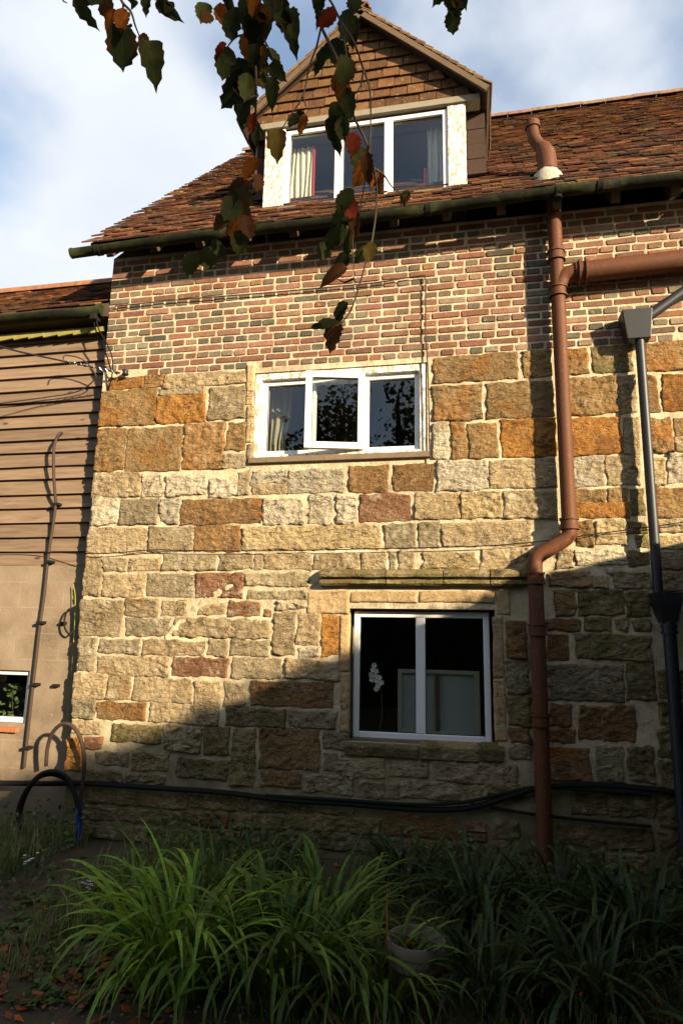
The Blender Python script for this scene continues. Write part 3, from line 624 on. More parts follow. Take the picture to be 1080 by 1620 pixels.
# ================================================================== WINDOWS
def frame_ring(mb, x0, x1, z0, z1, w, y0, y1, wb=None):
    wb = wb or w
    mb.box(x0, x0 + w, y0, y1, z0, z1); mb.box(x1 - w, x1, y0, y1, z0, z1)
    mb.box(x0 + w, x1 - w, y0 + .0006, y1, z1 - w, z1); mb.box(x0 + w, x1 - w, y0 + .0006, y1, z0, z0 + wb)
def pane(x0, x1, z0, z1, y, parent, mat=None):
    b = MB(); b.box(x0, x1, y, y + 0.006, z0, z1); return b.build('pane', mat or GLASS, parent)
def gasket(mb, x0, x1, z0, z1, y, w=0.005):
    frame_ring(mb, x0, x1, z0, z1, w, y - 0.004, y + 0.004)
# lower window
lw = node('window', house, (-0.39, 0.1, 0.83), 'white two light lower window under the stone hood')
a, b = P(560, 967, 0.075), P(779, 1178, 0.075)
x0, x1, z0, z1 = P(559, 1067, 0.075).x, P(775.5, 1070, 0.075).x, P(668, 1172, 0.075).z, P(666, 968, 0.075).z
mb = MB(); frame_ring(mb, x0, x1, z0, z1, 0.046, 0.075, 0.14); xm = P(665, 1068, 0.075).x; mb.box(xm - 0.036, xm + 0.036, 0.0757, 0.14, z0 + 0.046, z1 - 0.046)
mb.build('frame', UPVC, lw, bevel=0.006)
for xa, xb in ((x0 + .046, xm - .036), (xm + .036, x1 - .046)):
    mb = MB(); gasket(mb, xa, xb, z0 + .046, z1 - .046, 0.098); mb.build('gasket', BLACKP, lw); pane(xa, xb, z0 + .046, z1 - .046, 0.104, lw)
mb = MB(); mb.box(x0 + .002, x1 + .002, 0.055, 0.14, z0 - 0.03, z0 - .001); mb.build('cill', UPVC if False else SILLWOOD, lw, bevel=0.004)
LWB = (x0, x1, z0, z1)
# upper window
uw = node('window', house, (-1.06, 0.03, 3.03), 'white three light upper window with open middle casement')
x0, x1, z0, z1 = UW[0] + .004, UW[1] - .004, UW[2] + 0.028, UW[3] - .004
mb = MB(); frame_ring(mb, x0, x1, z0, z1, 0.058, 0.012, 0.13, 0.03); mb.build('outer_frame', PEEL, uw, bevel=0.005)
ix0, ix1, iz0, iz1 = x0 + .058, x1 - .058, z0 + .03, z1 - .058
mb = MB(); frame_ring(mb, ix0, ix1, iz0, iz1, 0.042, 0.05, 0.115)
mA, mB_ = P(493, 660, .05).x, P(578, 660, .05).x
for xm in (mA, mB_): mb.box(xm - .028, xm + .028, 0.0507, 0.115, iz0 + .042, iz1 - .042)
mb.build('frame', UPVC, uw, bevel=0.005)
for xa, xb in ((ix0 + .042, mA - .028), (mB_ + .028, ix1 - .042)):
    mb = MB(); gasket(mb, xa, xb, iz0 + .042, iz1 - .042, 0.076); mb.build('gasket', BLACKP, uw); pane(xa, xb, iz0 + .042, iz1 - .042, 0.082, uw)
mb = MB(); mb.box(x0 - .02, x1 + .03, -0.035, 0.13, UW[2] - .022, UW[2] + .027); mb.build('sill', SILLWOOD, uw, bevel=0.006)
# open casement, hinged on its right stile
sash = node('casement', house, (mB_ + 0.0, 0.045, (iz0 + iz1) / 2), 'middle casement standing ajar')
ang = math.radians(13); sw = mB_ - mA + 0.03
hz0, hz1 = iz0 + .012, iz1 + 0.008
def swing(mbx):
    hx_, hy_ = mB_ - 0.012, 0.045
    out = []
    for v in mbx.v:
        dxl, dyl = v[0], v[1]; out.append((hx_ + dxl * math.cos(ang) - dyl * math.sin(ang) * -1 * -1, hy_ + dxl * math.sin(ang) + dyl * math.cos(ang), v[2]))
    mbx.v = out; return mbx
mb = MB(); frame_ring(mb, -sw, 0, hz0, hz1, 0.055, -0.055, 0.0); swing(mb); mb.build('sash_frame', UPVC, sash, bevel=0.005)
mb = MB(); gasket(mb, -sw + .055, -.055, hz0 + .055, hz1 - .055, -0.034); swing(mb); mb.build('gasket', BLACKP, sash)
mb = MB(); mb.box(-sw + .055, -.055, -0.030, -0.024, hz0 + .055, hz1 - .055); swing(mb); mb.build('pane', GLASS, sash)

# ================================================================== DORMER
DY = 0.17
dormer = node('dormer', house, (-0.93, DY, 5.55), 'gabled dormer hung with ochre clay tiles')
ax_, az_ = P(571, 16, DY - 0.1).x, P(571, 14, DY - 0.1).z
rx, rz = P(772, 128, DY - 0.1).x, P(772, 133, DY - 0.1).z
lx = 2 * ax_ - rx; SLP = (az_ - rz) / (rx - ax_)
zb = P(570, 176, DY).z                 # foot of the hanging tiles, top of the head board
zs = P(570, 318, DY).z                 # sill
pl, pr = P(418, 270, DY).x, P(737, 220, DY).x; pil, pir = P(450, 265, DY).x, P(708, 225, DY).x
# gable backing
mb = MB(); hw = (az_ - zb - .05) / SLP
mb.add([(ax_ - hw, DY + .03, zb), (ax_ + hw, DY + .03, zb), (ax_, DY + .03, az_ - .05)], [(0, 1, 2)]); mb.build('gable_board', DARKWOOD, dormer)
zt = zb; k = 0
HC = [(0.098, 0.048, 0.020), (0.112, 0.058, 0.025), (0.086, 0.041, 0.018), (0.122, 0.066, 0.027)]
hm = None
while zt < az_ - 0.09:
    half = (az_ - 0.055 - (zt + 0.055)) / SLP
    xx = ax_ - half - (0.075 if k % 2 else 0.0); 
    while xx < ax_ + half:
        a, b = max(xx, ax_ - half), min(xx + 0.157, ax_ + half)
        if b - a > 0.03:
            t = MB(); hb = 0.118
            half_b = half + 0.05 / SLP; half_t = half - 0.055 / SLP
            ta, tb = max(a, ax_ - half_t), min(b, ax_ + half_t)
            ba, bb = (a if a > ax_ - half + .001 else ax_ - half_b + .0), (b if b < ax_ + half - .001 else ax_ + half_b)
            g = 0.0028; yo = RND.uniform(-0.005, 0.004); zo = RND.uniform(-0.005, 0.005)
            if tb - ta < 0.01: tb = ta + 0.01
            vs = [(ba + g, DY - .018 + yo, zt + zo), (bb - g, DY - .018 + yo, zt + zo), (bb - g, DY + .0 + yo, zt + zo), (ba + g, DY + .0 + yo, zt + zo), (ta + g, DY + .004 + yo, zt + hb), (tb - g, DY + .004 + yo, zt + hb), (tb - g, DY + .02, zt + hb), (ta + g, DY + .02, zt + hb)]
            t.add(vs, [(0, 3, 2, 1), (4, 5, 6, 7), (0, 1, 5, 4), (1, 2, 6, 5), (2, 3, 7, 6), (3, 0, 4, 7)])
            o = t.build('hanging_tile', HTILE, dormer, bevel=0.003); c = RND.choice(HC); f = RND.uniform(0.72, 1.3); o.color = (c[0] * f, c[1] * f, c[2] * f, 1)
        xx += 0.157
    zt += 0.108; k += 1
# dormer roof slopes
DLEN = (rx - ax_) / math.cos(math.atan(SLP)) + 0.02
def back_y(z): return EY + (z - EZ) / TP
VY = DY - 0.13
for sgn, nm in ((1, 'r'), (-1, 'l')):
    da = Vector((sgn, 0, -SLP)).normalized()            # down the slope
    mb = MB(); e = Vector((ax_, 0, az_ - 0.012)); f = e + da * DLEN; nrm = Vector((sgn * SLP, 0, 1)).normalized()
    yb0, yb1 = back_y(e.z) + .1, back_y(f.z) + .1
    tcv = [e + Vector((0, VY + .012, 0)), f + Vector((0, VY + .012, 0)), f + Vector((0, yb1, 0)), e + Vector((0, yb0, 0))]
    mb.add(tcv + [v - nrm * 0.035 for v in tcv], [(0, 1, 2, 3), (7, 6, 5, 4), (0, 4, 5, 1), (1, 5, 6, 2), (3, 7, 4, 0)]); mb.build('roof_boarding', DARKWOOD, dormer)
    mb = MB(); org = f + Vector((0, VY, 0)); usd = -da; uxd = Vector((0, 1, 0)); und = nrm
    if sgn < 0: pass
    tile_field(mb, org, uxd, usd, und, 12, int(DLEN / 0.098), 0.165, 0.098, 0.19, 0.014, [((0.125, 0.072, 0.036), 3), ((0.15, 0.085, 0.04), 2), ((0.105, 0.066, 0.038), 2)], 0.7)
    mb.build('dormer_roof_tiles', TILE, dormer, kind='stuff')
    # barge edge of the verge
    mb = MB(); g0, g1 = e - nrm * 0.012, f - nrm * 0.012
    mb.add([g0 + Vector((0, VY + .004, 0)), g1 + Vector((0, VY + .004, 0)), g1 - nrm * 0.05 + Vector((0, VY + .004, 0)), g0 - nrm * 0.05 + Vector((0, VY + .004, 0)), g0 + Vector((0, VY + .03, 0)), g1 + Vector((0, VY + .03, 0)), g1 - nrm * 0.05 + Vector((0, VY + .03, 0)), g0 - nrm * 0.05 + Vector((0, VY + .03, 0))],
        [(0, 1, 2, 3) if sgn < 0 else (3, 2, 1, 0), (0, 4, 5, 1), (3, 2, 6, 7), (1, 5, 6, 2), (4, 7, 6, 5)])
    mb.build('barge_strip', plain('verge_mortar', (0.10, 0.066, 0.04), 0.9, 0.25, 14, 0.5, 60), dormer)
y = VY
while y < 2.6:
    rb = MB(); ridge_piece(rb, Vector((ax_, y, az_ - 0.035)), Vector((0, 1, 0)), 0.33, 0.10, (*[c * RND.uniform(.85, 1.15) for c in (0.15, 0.09, 0.048)], 1)); rb.build('ridge_tile', TILE, dormer, smooth='auto'); y += 0.335
# head board, posts, cheeks, sill
PALE = plain('grey_head_board', (0.20, 0.175, 0.13), 0.8, 0.2, 9, 0.3, 50)
mb = MB(); mb.box(pl - .10, pr + .13, DY - .035, DY + .10, zb - .075, zb - .012); mb.build('head_board', PALE, dormer, bevel=0.004)
roof_z = lambda y: EZ + (y - EY) * TP
for xa, xb in ((pl, pil), (pir, pr)):
    mb = MB(); mb.box(xa, xb, DY - .012, DY + .10, roof_z(DY) + .02, zb - .0755); mb.build('post', PEEL, dormer, bevel=0.006)
CHEEK = plain('dark_cheek_tile', (0.035, 0.019, 0.013), 0.85, 0.3, 12, 0.4, 50)
for xa, xb in ((pl - .13, pl - .008), (pr + .008, rx - .03)):
    for q in range(6):
        z0_ = roof_z(DY + .2) + 0.02 + q * 0.155
        mb = MB(); mb.box(xa, xb, DY + .15 - (q % 2) * .004, DY + .19, z0_, z0_ + 0.152); mb.build('cheek_tile', CHEEK, dormer, bevel=0.003)
    mb = MB(); yb = back_y(zb)
    mb.add([(xa, DY + .2, roof_z(DY + .2) - .02), (xb, DY + .2, roof_z(DY + .2) - .02), (xb, DY + .2, zb), (xa, DY + .2, zb), (xa, yb, zb), (xb, yb, zb)], [(0, 1, 2, 3), (3, 2, 5, 4), (0, 3, 4), (1, 5, 2)]); mb.build('cheek', CHEEK, dormer)
# room inside the dormer
DW = (pil, pir, zs + .005, zb - .09)
mb = MB(); v = [(pl, DY + .11, zs - .1), (pr, DY + .11, zs - .1), (pr, DY + 2.2, zs - .1), (pl, DY + 2.2, zs - .1), (pl, DY + .11, zb), (pr, DY + .11, zb), (pr, DY + 2.2, zb), (pl, DY + 2.2, zb)]
mb.add(v, [(0, 1, 2, 3), (7, 6, 5, 4), (3, 2, 6, 7), (0, 3, 7, 4), (1, 5, 6, 2)]); mb.build('attic_room', plain('attic_plaster', (0.34, 0.30, 0.25), 0.95, 0.08, 3), dormer)
mb = MB(); mb.box(pil - .03, pir + .03, DY - .06, DY + .10, zs - .065, zs); mb.build('sill', SILLWOOD, dormer, bevel=0.006)
dw = node('window', house, (ax_, DY, zs), 'white three light dormer window with curtains')
mb = MB(); frame_ring(mb, DW[0], DW[1], DW[2], DW[3], 0.045, DY + .01, DY + .075)
dm = [P(535, 262, DY).x, P(614, 245, DY).x]
for xm in dm: mb.box(xm - .04, xm + .04, DY + .0107, DY + .075, DW[2] + .045, DW[3] - .045)
mb.build('frame', UPVC, dw, bevel=0.005)
ed = [DW[0] + .045, dm[0] - .04, dm[0] + .04, dm[1] - .04, dm[1] + .04, DW[1] - .045]
for i in (0, 2, 4):
    mb = MB(); gasket(mb, ed[i], ed[i + 1], DW[2] + .045, DW[3] - .045, DY + .036); mb.build('gasket', BLACKP, dw); pane(ed[i], ed[i + 1], DW[2] + .045, DW[3] - .045, DY + .042, dw)

# ================================================================== TIMBER EXTENSION on the left
EXY = 0.12
ext = thing('timber_extension', 'lower side building with weathered horizontal boards above a rendered wall', 'building', (-4.4, EXY, 0))
EX0, EX1 = -7.5, WX0 + 0.0
zsplit = P(0, 893, EXY).z
LWX = P(47, 1100, EXY + .03).x; LWZ0, LWZ1 = P(20, 1143, EXY + .03).z, P(20, 1060, EXY + .03).z
hole = (LWX - 0.75, LWX, LWZ0, LWZ1)
mb = MB(); wall_holes(mb, EX0, EX1 + .002, -0.3, zsplit + .01, [hole], EXY, 0.25); mb.build('rendered_wall', RENDER, ext)
mb = MB(); mb.add([(EX0, EXY + .06, zsplit - .02), (EX1 + .002, EXY + .06, zsplit - .02), (EX1 + .002, EXY + .06, 4.6), (EX0, EXY + .06, 4.6)], [(0, 1, 2, 3)])
mb.add([(EX0, EXY, -.3), (EX0, 5, -.3), (EX0, 5, 4.6), (EX0, EXY, 4.6)], [(3, 2, 1, 0)]); mb.box(EX0, WX0 - .003, -.02, EXY + .058, 4.47, 4.60); mb.build('board_backing', DARKWOOD, ext)
for q in (P(40, 905, EXY).z, P(40, 985, EXY).z, P(40, 1065, EXY).z, P(40, 1140, EXY).z):   # faint block joints
    pass
yl = [546.6, 563.6, 581, 600.5, 620.5, 639, 659, 678.6, 698.5, 718, 740, 759.6, 783.8, 805, 828, 850.5, 873, 894]
zl = [P(0, y, EXY).z for y in yl]
zl = [zl[0] + 0.13] + zl
for i in range(len(zl) - 1):
    z1_, z0_ = zl[i], zl[i + 1]; t = MB(); xr = EX1 + .002; n = 10; vs = []
    xa = -5.2
    for k in range(n + 1):
        x = xa + (xr - xa) * k / n; wv = 0.004 * noise.noise(Vector((x * 1.5, i * 3.1, 0)))
        vs += [(x, EXY - .004 + wv, z0_ + wv), (x, EXY + .018, z0_ + wv), (x, EXY + .045, z1_ + .02), (x, EXY + .032 + wv, z1_ + .02)]
    fs = []
    for k in range(n):
        a = k * 4; b = a + 4
        fs += [(a, b, b + 3, a + 3), (a + 1, b + 1, b, a), (a + 2, a + 3, b + 3, b + 2), (a + 1, a + 2, b + 2, b + 1)]
    t.add(vs, fs + [(0, 3, 2, 1), (n * 4, n * 4 + 1, n * 4 + 2, n * 4 + 3)]); t.build('weatherboard', BOARD, ext)
# its window
mb = MB(); frame_ring(mb, hole[0], hole[1], hole[2], hole[3], 0.042, EXY + .03, EXY + .09)
ew = node('window', ext, (hole[0] + .4, EXY, hole[2]), 'small white framed window at the left edge')
mb.build('frame', UPVC, ew, bevel=0.005); pane(hole[0] + .042, hole[1] - .042, hole[2] + .042, hole[3] - .042, EXY + .055, ew)
mb = MB(); interior(mb, hole[0] - .5, hole[1] + .35, hole[2] - .5, hole[3] + .4, EXY + .251, EXY + 2, hole); mb.build('room', ROOM, ext)
TCOT = plain('terracotta_sill', (0.33, 0.12, 0.05), 0.8, 0.2, 14, 0.4, 60)
xx = hole[0]
while xx < hole[1] - .1:
    mb = MB(); mb.box(xx, min(xx + .21, hole[1] - .05), EXY - .035, EXY + .02, hole[2] - .075, hole[2] - .035); mb.build('sill_tile', TCOT, ext, bevel=0.004); xx += 0.213
# roof and gutter of the extension
eroof = node('roof', ext, (-4.4, 0.4, 4.7), 'low red brown tiled roof of the side building')
EP = math.radians(39); eus = Vector((0, math.cos(EP), math.sin(EP))); eun = Vector((0, -math.sin(EP), math.cos(EP)))
eo = Vector((-7.5, -0.02, 4.585)); mb = MB()
mb.add([(-7.5, .02, 4.58 + .04 * math.tan(EP) - .02), (WX0 - .004, .02, 4.58 + .04 * math.tan(EP) - .02), (WX0 - .004, 1.12, 4.58 + 1.14 * math.tan(EP) - .02), (-7.5, 1.12, 4.58 + 1.14 * math.tan(EP) - .02)], [(0, 1, 2, 3)]); mb.build('roof_boarding', DARKWOOD, eroof)
mb = MB(); tile_field(mb, eo, ux, eus, eun, 25, 14, 0.165, 0.10, 0.19, 0.013, RCOL, 1.0, keep=lambda c: c.x < WX0 - .17); mb.build('roof_tiles', TILE, eroof, kind='stuff')
x = -7.4
while x < WX0 - .34:
    rb = MB(); ridge_piece(rb, Vector((x, 1.12, 4.585 + 1.14 * math.tan(EP) - .04)), ux, 0.33, 0.11, (0.24, 0.11, 0.06, 1)); rb.build('ridge_tile', TILE, eroof, smooth='auto'); x += 0.335
egz = lambda x: 4.53
mb = MB(); half_gutter(mb, -7.5, WX0 - .05, -0.045, egz, 0.062); mb.build('gutter', GUTTER, ext, smooth=True)
mb = MB(); mb.tube([(WX0 - .056, -0.045, 4.517), (WX0 - .046, -0.045, 4.517)], 0.055, 14); mb.build('gutter_end', GUTTER, ext)
UND = plain('mossy_undertile', (0.20, 0.18, 0.05), 0.9, 0.35, 20, 0.5, 60, dirt=(0.22, 0.11, 0.05))
x = -4.75
while x < WX0 - .1:
    mb = MB(); L = 0.155; zz = P(60, 530, .05).z
    mb.add([(x, .045, zz - .03), (x + L, .045, zz - .012), (x + L, .075, zz + .05), (x, .075, zz + .05), (x, .065, zz - .03), (x + L, .065, zz - .012)], [(0, 1, 2, 3), (0, 4, 5, 1), (0, 3, 4), (1, 5, 2), (4, 3, 2, 5)]); mb.build('eaves_tile', UND, ext); x += L + .004

# ================================================================== PIPES
def pipe(mb, pts, r, seg=18): mb.tube(pts, r, seg)
def collar(parent, c, axis, r, mat, L=0.07):
    b = MB(); axis = Vector(axis).normalized(); c = Vector(c)
    b.tube([c - axis * L * .5, c + axis * L * .5], r * 1.14, 20)
    b.tube([c - axis * L * .5, c - axis * (L * .5 - .014)], r * 1.3, 20); b.tube([c + axis * (L * .5 - .014), c + axis * L * .5], r * 1.3, 20)
    return b.build('collar', mat, parent, smooth='auto')
sp = thing('soil_pipe', 'brown cast iron soil pipe with collars and a bend beside the windows', 'pipe', (0.7, -.1, 0))
PX, PYy, PR = 0.708, -0.115, 0.054
mb = MB(); top = [(PX + .004, PYy, 5.15), (PX, PYy, 4.2), (PX, PYy, 2.42)]
low = 0.455
bend = spline([(PX, PYy, 2.50), (PX, PYy, 2.40), (PX - .022, PYy, 2.335), (PX - .125, PYy, 2.265), (low + .02, PYy, 2.195), (low, PYy, 2.13), (low, PYy, 2.02)], 6)
mb.tube([(PX, PYy, 5.15), (PX, PYy, 3.6), (PX, PYy, 2.5)] + bend[1:] + [(low, PYy, 1.0), (low - .008, PYy, -0.05)], PR, 20); mb.build('downpipe', IRON, sp, smooth='auto')
for c in ((PX, PYy, P(882, 405, PYy).z), (PX, PYy, P(882, 462, PYy).z), (PX, PYy, P(900, 829, PYy).z), (low, PYy, P(849, 915, PYy).z), (low, PYy, P(850, 996, PYy).z), (low, PYy, P(854, 1139, PYy).z)): collar(sp, c, (0, 0, 1), PR, IRON, 0.085)
bz = P(905, 432, PYy).z
mb = MB(); bp = spline([(PX, PYy, bz - .12), (PX + .05, PYy, bz - .03), (PX + .14, PYy, bz + .003)], 6); mb.tube(bp, [PR * (1 + .35 * i / (len(bp) - 1)) for i in range(len(bp))], 18); mb.build('branch_bend', IRON, sp, smooth='auto')
BR = 0.082
mb = MB(); mb.tube([(PX + .13, PYy, bz), (2.3, PYy, bz + .045)], BR, 22); mb.build('branch_pipe', IRON, sp, smooth='auto')
for x in (PX + .155, PX + .205):
    mb = MB(); mb.tube([(x, PYy, bz), (x + .016, PYy, bz)], BR * 1.2, 22); mb.build('branch_collar', IRON, sp, smooth='auto')
# vent on the roof
vent = thing('vent_pipe', 'brown bent soil vent standing on the roof tiles with a white cement base', 'pipe', (0.75, 0.6, 5.9))
def roofpt(px, py, lift=0.0):
    d = ray(px, py); s = (EZ - CAMP.z + (CAMP.y - EY) * TP + lift) / (d.z - d.y * TP); return CAMP + d * s
vb = roofpt(865, 272, 0.06)
vy = vb.y - 0.02
vp = [P(866, 272, vy), P(864, 250, vy), P(859, 236, vy), P(850, 226, vy), P(844, 216, vy), P(842, 204, vy)]
mb = MB(); s_ = spline(vp, 6); mb.tube(s_, [0.082 if i < 9 else 0.082 - 0.030 * min(1, (i - 9) / 7) for i in range(len(s_))], 18); mb.build('bent_pipe', IRON, vent, smooth='auto')
mb = MB(); c = P(842, 203, vy); mb.tube([c, c + Vector((0, 0, .055))], 0.064, 18); mb.build('pipe_cap', IRON, vent, smooth='auto')
mb = MB(); c = vb + Vector((0, 0, -.05)); vs_l = [(0.135, -.12), (0.125, -0.02), (0.108, 0.02), (0.086, 0.04)]; mb.lathe(c, vs_l, 20)
mb.v = [(x + .008 * noise.noise(Vector((x * 30, y * 30, z * 30))), y + .008 * noise.noise(Vector((x * 30, 7, z * 30))), z + .012 * noise.noise(Vector((3, y * 20, x * 20)))) for x, y, z in mb.v]
mb.build('cement_base', plain('pale_cement', (0.33, 0.30, 0.24), 0.9, 0.2, 20, 0.6, 60), vent, smooth=True)
# grey rainwater pipe with hopper
rw = thing('rainwater_pipe', 'dark grey plastic rainwater pipe with square hopper near the right edge', 'pipe', (1.3, -.08, 2))
hy = -0.10
h0, h1 = P(985, 510, hy - .07).x, P(1034, 510, hy - .07).x; hz1_, hz0_ = P(1010, 487, hy - .07).z, P(1010, 532, hy - .07).z
mb = MB(); ins = 0.03
mb.add([(h0, hy - .07, hz1_), (h1, hy - .07, hz1_), (h1, hy + .09, hz1_), (h0, hy + .09, hz1_), (h0 + ins, hy - .045, hz0_), (h1 - ins * .6, hy - .045, hz0_), (h1 - ins * .6, hy + .06, hz0_), (h0 + ins, hy + .06, hz0_)],
   [(4, 5, 1, 0), (5, 6, 2, 1), (6, 7, 3, 2), (7, 4, 0, 3), (7, 6, 5, 4), (0, 1, 2, 3)]); mb.build('hopper', GREYP, rw, bevel=0.006)
rpa, rpb = P(1012, 535, hy), P(1040, 935, hy); rxm = (rpa.x + rpb.x) / 2
mb = MB(); mb.tube([(rxm, hy, hz0_ + .03), (rxm, hy, P(1040, 945, hy).z)], 0.034, 16); mb.build('downpipe', GREYP, rw, smooth='auto')
mb = MB(); mb.tube([Vector((h1 - .03, hy, hz1_ - .05)), P(1085, 458, hy), P(1200, 400, hy)], 0.040, 16); mb.build('slanting_pipe', GREYP, rw, smooth='auto')
# lower black hopper and pipe
lp = thing('waste_pipe', 'black iron waste pipe with funnel hopper at the dark right edge', 'pipe', (1.3, -.1, 0))
ly = -0.13; cxh = P(1056, 965, ly)
zt_, zb_ = P(1056, 938, ly).z, P(1056, 985, ly).z; hwid = P(1080, 940, ly).x - P(1036, 940, ly).x
mb = MB(); w1, w2 = hwid / 2, 0.05
for (za, wa), (zb2, wb2) in (((zt_, w1), (zt_ - .06, w1 * .95)), ((zt_ - .06, w1 * .95), (zb_, w2))):
    mb.add([(cxh.x - wa, ly - wa * .7, za), (cxh.x + wa, ly - wa * .7, za), (cxh.x + wa, ly + .12, za), (cxh.x - wa, ly + .12, za), (cxh.x - wb2, ly - wb2 * .7, zb2), (cxh.x + wb2, ly - wb2 * .7, zb2), (cxh.x + wb2, ly + .08, zb2), (cxh.x - wb2, ly + .08, zb2)],
       [(4, 5, 1, 0), (5, 6, 2, 1), (6, 7, 3, 2), (7, 4, 0, 3)])
mb.build('hopper', BLACKP, lp, bevel=0.005)
mb = MB(); mb.tube([(cxh.x, ly, zb_ + .01), (cxh.x, ly, -.05)], 0.043, 16); mb.build('downpipe', GREYP, lp, smooth='auto')
collar(lp, (cxh.x, ly, P(1052, 996, ly).z), (0, 0, 1), 0.043, GREYP, 0.06); collar(lp, (cxh.x, ly, P(1056, 1338, ly).z), (0, 0, 1), 0.043, GREYP, 0.06)

# ================================================================== CABLES, WIRES, HOSE
CAB = plain('black_cable', (0.012, 0.011, 0.010), 0.75, 0.2, 20, spec=0.12)
BROWNC = plain('brown_cable', (0.045, 0.03, 0.022), 0.7, 0.2, 20, spec=0.2)
def cable(name, pts, r, mat, label, cat='cable', n=8, seg=8):
    b = MB(); b.tube(spline(pts, n), r, seg); o = b.build(name, mat, smooth='auto'); return tag(o, label, cat)
cable('ground_cable', [P(-60, 1238, -.03), P(60, 1240, -.03), P(140, 1240, -.045), P(230, 1246, -.045), P(350, 1254, -.045), P(450, 1266, -.045), P(560, 1273, -.045), P(660, 1281, -.045), P(740, 1279, -.045), P(800, 1262, -.05), P(850, 1248, -.045), P(930, 1242, -.045), P(1030, 1249, -.045), P(1110, 1262, -.045)], 0.021, CAB, 'thick black cable clipped along the foot of the stone wall')
cable('ground_cable', [P(420, 1259, -.05), P(540, 1266, -.06), P(650, 1273, -.06), P(730, 1270, -.06), P(800, 1255, -.05), P(850, 1246, -.05), P(940, 1251, -.05), P(1030, 1257, -.05)], 0.012, CAB, 'thinner black cable lying on top of the thick one along the wall foot')
cable('ground_cable', [P(775, 1278, -.03), P(840, 1288, -.04), P(905, 1296, -.04), P(1030, 1308, -.04)], 0.011, CAB, 'short lower black cable behind the brown pipe near the ground')
cable('thin_wire', [P(-40, 873, .09), P(60, 873.5, .09), P(138, 876, -.045), P(180, 875, -.045), P(240, 870, -.045), P(300, 871, -.045), P(420, 871.5, -.045), P(600, 868, -.045), P(760, 864, -.045), P(860, 856, -.045), P(940, 845, -.045), P(1010, 836, -.045), P(1090, 825, -.045)], 0.0042, CAB, 'thin dark wire crossing the stone wall above the stone hood', 'wire')
cable('lead_wire', [P(182, 484, -.032), P(260, 476, -.032), P(330, 470, -.032), P(420, 463, -.032), P(520, 454, -.032), P(600, 446, -.032), P(664, 436, -.032), P(672, 440, -.032), P(673, 460, -.032), P(673, 520, -.032), P(676, 575, -.032), P(678, 640, -.032), P(679, 700, -.032), P(681, 728, -.032)], 0.0055, BROWNC, 'thin brown wire along the bricks turning down beside the upper window', 'wire')
# conduit on the boards
cb = thing('wall_cable', 'brown cable bowing off the weatherboards and running down the render', 'cable', (-4, .1, 2))
mb = MB(); mb.tube(spline([P(98, 685, EXY + .02), P(94, 686, .03), P(89, 695, .02), P(85, 712, .015), P(85, 750, .02), P(87, 780, .05), P(88, 797, .075), P(84, 830, .08), P(77, 875, .085), P(70, 940, .09), P(63, 990, .09), P(55, 1060, .09), P(46, 1140, .09), P(38, 1215, .09)], 6), 0.013, 10); mb.build('cable_run', BROWNC, cb, smooth='auto')
for q in ((88, 798), (77, 889), (63, 985), (54, 1083), (42, 1183)):
    c = P(q[0], q[1], .09); mb = MB(); mb.box(c.x - .02, c.x + .045, .06, EXY, c.z - .012, c.z + .012); mb.build('clip', CAB, cb, bevel=0.003)
for q in ((98, 986), (87, 1085)):
    c = P(q[0], q[1], .09); mb = MB(); mb.box(c.x - .03, c.x + .03, .085, EXY, c.z - .012, c.z + .012); tag(mb.build('cable_clip', CAB, bevel=0.004), 'small black empty clip on the render, %s of the two' % ('upper' if q[1] < 1000 else 'lower'), 'clip')
cable('earth_wire', [P(116, 925, .08), P(119, 945, .06), P(118, 990, .06), P(115, 1040, .07), P(112, 1090, .08), P(107, 1135, .08), P(103, 1165, .08)], 0.0036, plain('green_yellow_sleeve', (0.22, 0.26, 0.03), 0.5, 0.15), 'green and yellow earth wire hanging beside the corner of the house', 'wire')
cable('wire_loop', [P(115, 962, .08), P(107, 966, .06), P(102, 980, .05), P(103, 995, .05), P(110, 1003, .06), P(116, 998, .08)], 0.008, CAB, 'small loop of black cable on the render by the house corner', 'cable')
# overhead service cable with spiral grip and loose wires
sv = thing('service_cable', 'overhead cable with silver spiral grip anchored at the house corner', 'cable', (-3.3, -.1, 3.8))
mb = MB(); mb.tube([P(-40, 537, -.8), P(30, 556, -.55), P(100, 571, -.3), P(190, 590, -.06)], 0.008, 8); mb.build('cable_run', CAB, sv, smooth='auto')
mb = MB(); pa, pb = P(105, 572, -.28), P(186, 589, -.07); n_ = 40
mb.tube([pa.lerp(pb, i / n_) + Vector((0, math.cos(i * 1.3) * .012, math.sin(i * 1.3) * .012)) for i in range(n_ + 1)], 0.0045, 6); mb.build('spiral_grip', plain('galvanised_wire', (0.5, 0.5, 0.48), 0.4, 0.1, metal=0.7), sv, smooth='auto')
mb = MB(); pb = P(200, 590, -.03); mb.lathe(pb + Vector((0, -.02, -.03)), [(.005, 0), (.03, .005), (.022, .025), (.03, .045), (.005, .06)], 12); mb.build('insulator', BLACKP, sv, smooth=True)
mb = MB(); mb.tube([pb + Vector((0, -.03, 0)), Vector((pb.x, 0.02, pb.z))], 0.009, 8); mb.build('hook', IRON, sv)
